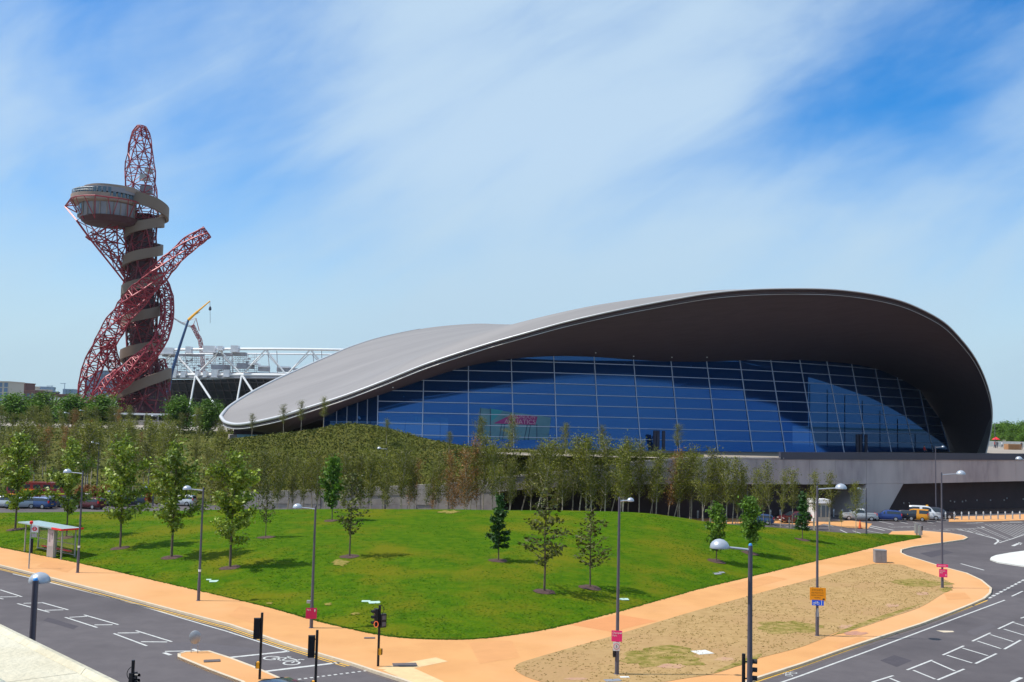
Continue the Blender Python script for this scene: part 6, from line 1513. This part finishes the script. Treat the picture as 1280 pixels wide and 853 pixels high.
def car(kind, loc, rz, colour, label, group, name='parked_car', sc=1.0, cat='car', extras=None):
    if kind not in CARM: CARM[kind] = car_meshes(kind)
    body, sw, ws, rs, prof = CARM[kind]
    r = empty(name, loc, rz, label, cat, group); r.scale = (sc, sc, sc)
    bo = link('body', body.copy(), r); bo.data.materials.clear(); bo.data.materials.append(M['paint_'+colour])
    link('side_window', sw, r); link('windscreen', ws, r)
    if rs: link('rear_window', rs, r)
    L0, L1 = prof[0][0], prof[-1][0]
    for x in (L0+.85, L1-.82):
        for y in (-.80, .80):
            w = empty('wheel', (x, y, .33)); w.parent = r; w.rotation_euler = (R(90), 0, 0); link('tyre', tyre_me, w); link('hub', hub_me, w)
    for y in (-.62, .62):
        b = MB(); b.box((L1-.13, y, .66 if kind != 'pickup' else .8), (.16, .34, .14)); b.build('headlight', 'head_lamp', r)
        b = MB(); b.box((L0+.07, y*1.1, .95 if kind != 'van' else 1.15), (.14, .2, .30)); b.build('tail_light', 'tail_lamp', r)
        b = MB(); b.box((L1-1.25 if kind != 'pickup' else L1-1.2, y*1.55, 1.0), (.12, .2, .13)); b.build('mirror', 'paint_'+colour, r)
    b = MB(); b.box((L1-.0, 0, .42), (.03, .5, .11)); b.build('number_plate', 'sign_white', r)
    b = MB(); b.box((L0-.0, 0, .62), (.03, .5, .11)); b.build('number_plate', 'yellow_paint', r)
    b = MB(); b.box((0, 0, .28), ((L1-L0)*.86, 1.5, .14)); b.build('underside', 'black_plastic', r)
    if extras == 'roofbar':
        b = MB(); b.box((-.1, 0, 1.56), (1.2, 1.0, .16), top=(.8, .8)); b.build('roof_box', 'wrap_white', r)
    if extras == 'beacon':
        b = MB(); b.box((.2, 0, 1.92), (.3, .7, .12)); b.build('beacon', 'amber_box', r)
    if extras == 'canopy':
        b = MB(); b.box((-1.45, 0, 1.4), (1.5, 1.5, .75), top=(.9, .85)); b.build('canopy', 'wrap_white', r)
    return r
g = 'cars parked in the right hand bays'
def cp_(px, py): q = G(px, py, 0); return (q.x, q.y, 0)
car('pickup', cp_(1074, 650.5), R(172), 'silver', 'silver pickup with a white roof load, leftmost of the parked row by the concrete leg', g, extras='roofbar', name='pickup_truck', cat='pickup', sc=.93)
car('hatch', cp_(1108, 651), R(163), 'blue', 'dark blue hatchback parked beside the silver pickup, red tail light showing', g, sc=.95)
car('estate', cp_(1128, 650), R(150), 'black', 'black car parked between the blue hatchback and the orange van', g, sc=.92)
car('van', cp_(1143.5, 651), R(150), 'amber', 'small orange yellow van in the middle of the parked row', g, sc=.86, name='parked_van', cat='van')
car('van', cp_(1157, 649.5), R(-22), 'white', 'white van in the parked row with an amber beacon on its roof', g, sc=1.0, name='parked_van', cat='van', extras='beacon')
car('estate', cp_(1173, 648), R(-25), 'dark', 'dark grey car, rightmost of the parked row beneath the thin lamp post', g, sc=1.0)
car('estate', cp_(993, 653.5), R(-160), 'maroon', 'dark red car behind the dark green tree, left of the kiosk', g, sc=.95)
car('hatch', cp_(950, 655.5), R(160), 'midblue', 'blue car half hidden behind the bushy green tree', g, sc=.85)
g = 'cars parked on the left behind the lawn'
for px, py, rz, c, k, lab in [(4, 634.5, 170, 'silver', 'estate', 'silver car at the left edge behind the first lawn tree'), (14, 633.5, -20, 'dark', 'hatch', 'dark car beside the silver one at the left edge'), (27, 635.5, 200, 'lightblue', 'hatch', 'pale blue car behind the trunk of the first lawn tree'), (47, 635.5, 165, 'midblue', 'estate', 'mid blue car behind the first and second lawn trees'), (66, 634, 10, 'grey', 'hatch', 'grey car behind the second lawn tree'), (88, 634, 10, 'black', 'hatch', 'black car left of the lamp post behind the lawn'), (104, 630.5, 195, 'white', 'estate', 'white car just right of the first lamp post'), (112, 636, 160, 'maroon', 'hatch', 'dark maroon car behind the lawn by the first lamp post'), (124, 628.5, 190, 'lightblue', 'van', 'pale blue van behind the third lawn tree'), (141, 632, 170, 'silver', 'hatch', 'silver hatchback right of the third lawn tree trunk'), (160, 633, 200, 'dark', 'estate', 'dark estate car near the pale paving on the left'), (226, 628, 175, 'white', 'hatch', 'white car behind the fourth lawn tree')]:
    q = G(px, py, 0); y_ = min(q.y, 140); car(k, (q.x*y_/q.y, y_, 0), R(rz), c, lab, g, sc=.95)
# red lorry with yellow stripe, small yellow dumper
q = PZ(53, 0, 140.5); r = empty('red_lorry', (q.x, 139.8, 0), R(3), 'red lorry with a yellow stripe behind the left parked cars', 'lorry')
b = MB(); b.box((.6, 0, 1.75), (6.0, 2.4, 1.9)); b.build('box_body', 'paint_red', r)
b = MB(); b.box((.6, -1.215, 1.25), (5.9, .02, .16)); b.build('stripe', 'yellow_stripe', r) if 'yellow_stripe' in M else None
mat('yellow_stripe', (.75, .75, .03), .5); b = MB(); b.box((.6, -1.215, 1.3), (5.9, .02, .2)); b.build('stripe', 'yellow_stripe', r)
b = MB(); b.box((-3.3, 0, 1.55), (1.6, 2.3, 2.1), top=(.85, .92)); cb_ = b.build('cab', 'paint_red', r)
b = MB(); b.box((-3.35, -1.13, 1.95), (.9, .04, .7)); b.build('cab_window', 'car_glass', cb_)
for k in range(4):
    b = MB(); b.box((-1.4+k*1.3, -1.22, 2.2), (.9, .02, .5)); b.build('window', 'car_glass', r)
for x in (-3.0, 1.6, 2.8):
    for y in (-1.05, 1.05):
        w = empty('wheel', (x, y, .5)); w.parent = r; w.rotation_euler = (R(90), 0, 0); link('tyre', tyre_me, w, sc=1.5); link('hub', hub_me, w, sc=1.5)
q = PZ(27, 0, 138.5); r = empty('site_dumper', (q.x, q.y, 0), R(20), 'small yellow site dumper between the lorry and the left edge', 'dumper')
b = MB(); b.box((.7, 0, 1.3), (1.5, 1.5, .9), top=(1.25, 1.15)); b.build('skip', 'crane_yellow', r); b = MB(); b.box((-.7, 0, .9), (1.5, 1.3, .6)); b.build('chassis', 'crane_yellow', r)
b = MB(); b.tube([(-1.2, -.5, 1.1), (-1.2, -.5, 2.2), (-1.2, .5, 2.2), (-1.2, .5, 1.1)], .05, 6); b.build('roll_bar', 'black_plastic', r); b = MB(); b.box((-.8, 0, 1.35), (.5, .6, .3)); b.build('seat', 'black_plastic', r)
for x in (-1.0, .8):
    for y in (-.75, .75):
        w = empty('wheel', (x, y, .42)); w.parent = r; w.rotation_euler = (R(90), 0, 0); link('tyre', tyre_me, w, sc=1.27); link('hub', hub_me, w, sc=1.27)
# dark car at the bottom edge by the island
q = G(362, 905, 0); p1_ = G(420, 937, 0); dd_ = p1_-q
car('hatch', (q.x, q.y, 0), math.atan2(dd_.y, dd_.x), 'dark', 'dark car passing below the island with only its roof in view', 'cars on the road', name='passing_car', sc=1.0)

# ================================================================ PEOPLE
def person(loc, rz, top, legs, label, H=1.72, stride=.18, arm=.1, extra=None):
    s = H/1.72; r = empty('person', loc, rz, label, 'person', 'people on the terrace'); r.scale = (s, s, s)
    J = dict(pel=(0, 0, .95), ch=(0, 0, 1.30), nk=(0, 0, 1.47), hd=(0, -.01, 1.56), ht=(0, -.01, 1.70), hl=(.09, 0, .90), hr=(-.09, 0, .90), kl=(.10, -stride, .50), kr=(-.10, stride*.3, .50), al=(.10, -stride*1.2, .08), ar=(-.10, stride*1.4, .10), tl=(.11, -stride*1.2-.15, .03), tr=(-.11, stride*1.4-.13, .04), sl=(.18, 0, 1.40), sr=(-.18, 0, 1.40), el=(.24, arm, 1.13), er=(-.24, -arm, 1.13), wl=(.23, arm-.12, .89), wr=(-.23, -arm-.12, .89), fl=(.22, arm-.15, .80), fr=(-.22, -arm-.15, .80))
    rad = dict(pel=.14, ch=.15, nk=.055, hd=.085, ht=.07, hl=.09, hr=.09, kl=.06, kr=.06, al=.042, ar=.042, tl=.035, tr=.035, sl=.065, sr=.065, el=.042, er=.042, wl=.03, wr=.03, fl=.026, fr=.026)
    E = [('pel', 'ch'), ('ch', 'nk'), ('nk', 'hd'), ('hd', 'ht'), ('pel', 'hl'), ('pel', 'hr'), ('hl', 'kl'), ('hr', 'kr'), ('kl', 'al'), ('kr', 'ar'), ('al', 'tl'), ('ar', 'tr'), ('ch', 'sl'), ('ch', 'sr'), ('sl', 'el'), ('sr', 'er'), ('el', 'wl'), ('er', 'wr'), ('wl', 'fl'), ('wr', 'fr')]
    ks = list(J); me = bpy.data.meshes.new('body'); me.from_pydata([J[k] for k in ks], [(ks.index(a), ks.index(c)) for a, c in E], [])
    o = bpy.data.objects.new('body', me); COL.objects.link(o); o.parent = r
    md = o.modifiers.new('s', 'SKIN'); o.modifiers.new('u', 'SUBSURF').levels = 1
    for i, k in enumerate(ks): me.skin_vertices[0].data[i].radius = (rad[k], rad[k]*(.8 if k in ('pel', 'ch') else 1))
    me.skin_vertices[0].data[0].use_root = True
    dg = bpy.context.evaluated_depsgraph_get(); ev = o.evaluated_get(dg); nm = bpy.data.meshes.new_from_object(ev); o.modifiers.clear(); o.data = nm
    nm.materials.clear(); [nm.materials.append(M[x]) for x in ('skin', top, legs)]
    for f_ in nm.polygons:
        c = f_.center; f_.material_index = 1 if (c.z > .92 and c.z < 1.47 and (abs(c.x) < .2 or c.z > 1.0)) else (2 if c.z <= .95 and abs(c.x) < .19 else 0); f_.use_smooth = True
    b = MB(); b.lathe([(.088, 0), (.092, .05), (.07, .1), (.02, .125)], (0, .012, 1.62), 10); b.build('hair', 'hair', r, smooth=60)
    return r
ts = 7.98
def tp_(px, D): q = PZ(px, ts, D); return (q.x, q.y, ts)
person(tp_(1243.5, 262), .4, 'cloth_red', 'cloth_dark', 'person in red under the red parasol at the right edge of the terrace')
person(tp_(1246.5, 258), 2.4, 'cloth_dark', 'cloth_dark', 'person in dark clothes beside the red parasol on the terrace', 1.78)
person(tp_(1252.5, 268), 1.2, 'cloth_white', 'cloth_dark', 'person in a pale top right of the red parasol on the terrace', 1.66)
person(tp_(1277, 250), 0, 'cloth_dark', 'cloth_dark', 'person in dark clothes right of the timber block on the terrace', 1.8)
person(tp_(1155.5, 172), 1.5, 'cloth_red', 'cloth_dark', 'person in a dark red top walking past the right end of the glass wall', 1.75)
q = tp_(1245, 265); r = empty('parasol', q, 0, 'small red parasol on a tall dark pole on the terrace at the right', 'parasol')
b = MB(); b.tube([(0, 0, 0), (0, 0, 2.3)], .04, 6); b.build('pole', 'black_plastic', r); b = MB(); b.lathe([(1.0, 2.1), (.9, 2.25), (.1, 2.75), (.02, 2.8)], (0, 0, 0), 8); b.build('canopy', 'sign_red', r)
q = tp_(1266, 246); r = empty('timber_planter', q, R(12), 'long timber block on the terrace at the right edge', 'planter')
for k in range(5):
    b = MB(); b.box((0, 0, .15+.26*k), (3.6, 1.6, .24)); b.build('plank', 'timber', r)
r = empty('terrace_wall', tp_(1265, 285), 0, 'long pale wall behind the people on the terrace at the right', 'wall')
for k in range(7):
    b = MB(); b.box((-12+k*5.05, 0, .75), (5, .4, 1.5)); b.build('panel', 'white_concrete', r)
lamp(1243.5, None, 529, 'tall dark lamp post on the terrace above the red parasol', (1, 0), .8, .25, D=262, base_r=.14)

# ================================================================ THE LEDGE WE LOOK OVER
A = G(0, 780, 11.6); C = G(150, 853, 11.6); d = (C-A); d.z = 0; d.normalize(); nn = Vector((-d.y, d.x, 0))
if nn.y > 0: nn = -nn                      # inwards, towards the camera
r = empty('parapet_ledge', A, 0, 'broad pale concrete coping ledge in the bottom left corner', 'ledge')
joint = G(120, 838, 11.6); tj = (joint-A).dot(d)
def coping(t0, t1, w=.29):
    """coping stone with a raised outer lip"""
    prof = [(0, -.16), (0, 0.0), (.035, 0.012), (.05, -.006), (.062, .0), (w, .004), (w, -.16)]
    b = MB(); rows_ = [[A+d*t+nn*x+Vector((0, 0, z)) for x, z in prof] for t in (t0, t1)]; b.grid(rows_); b.add(rows_[0], [tuple(range(7))]); b.add(rows_[1], [tuple(range(7))[::-1]])
    return b.build('coping', 'ledge', r, origin=A)
ts_ = [-8.4, -5.4, -2.4, tj-.012, tj+.012, tj+2.6, tj+5.2]
for t0, t1 in [(-8.4, -5.42), (-5.40, -2.42), (-2.40, tj-.002), (tj+.002, tj+2.6), (tj+2.62, tj+5.2)]: coping(t0, t1)
b = MB(); rows_ = [[A+d*t+nn*x+Vector((0, 0, z)) for x, z in [(.02, -11.55), (.02, -.16), (.26, -.16), (.26, -.9)]] for t in (-30, 30)]; b.grid(rows_); b.build('wall', 'building_brick', r, origin=A)
b = MB(); v = [A+d*-30+nn*.27, A+d*30+nn*.27, A+d*30+nn*14, A+d*-30+nn*14]; b.add([Vector((q.x, q.y, 11.3)) for q in v], [(0, 1, 2, 3)]); o = b.build('car_park_deck', 'deck_blue'); o['kind'] = 'structure'
b = MB(); b.add([Vector((q.x, q.y, 10.85)) for q in v], [(3, 2, 1, 0)]); o = b.build('car_park_deck_underside', 'concrete'); o['kind'] = 'structure'
print('objects', len(bpy.data.objects))

# ---------------------------------------------------------------- AIR: closed box of thin haze round camera and scene
hm = bpy.data.materials.new('haze'); hm.use_nodes = True; nt = hm.node_tree; nt.nodes.clear()
ho = nt.nodes.new('ShaderNodeOutputMaterial'); hv = nt.nodes.new('ShaderNodeVolumePrincipled'); hv.inputs['Color'].default_value = (.80, .90, 1, 1); hv.inputs['Density'].default_value = .00004; hv.inputs['Anisotropy'].default_value = .2
nt.links.new(hv.outputs[0], ho.inputs['Volume'])
b = MB(); b.box((0, 900, 64.4), (9200, 2400, 131)); o = b.build('haze', hm); o['kind'] = 'stuff'
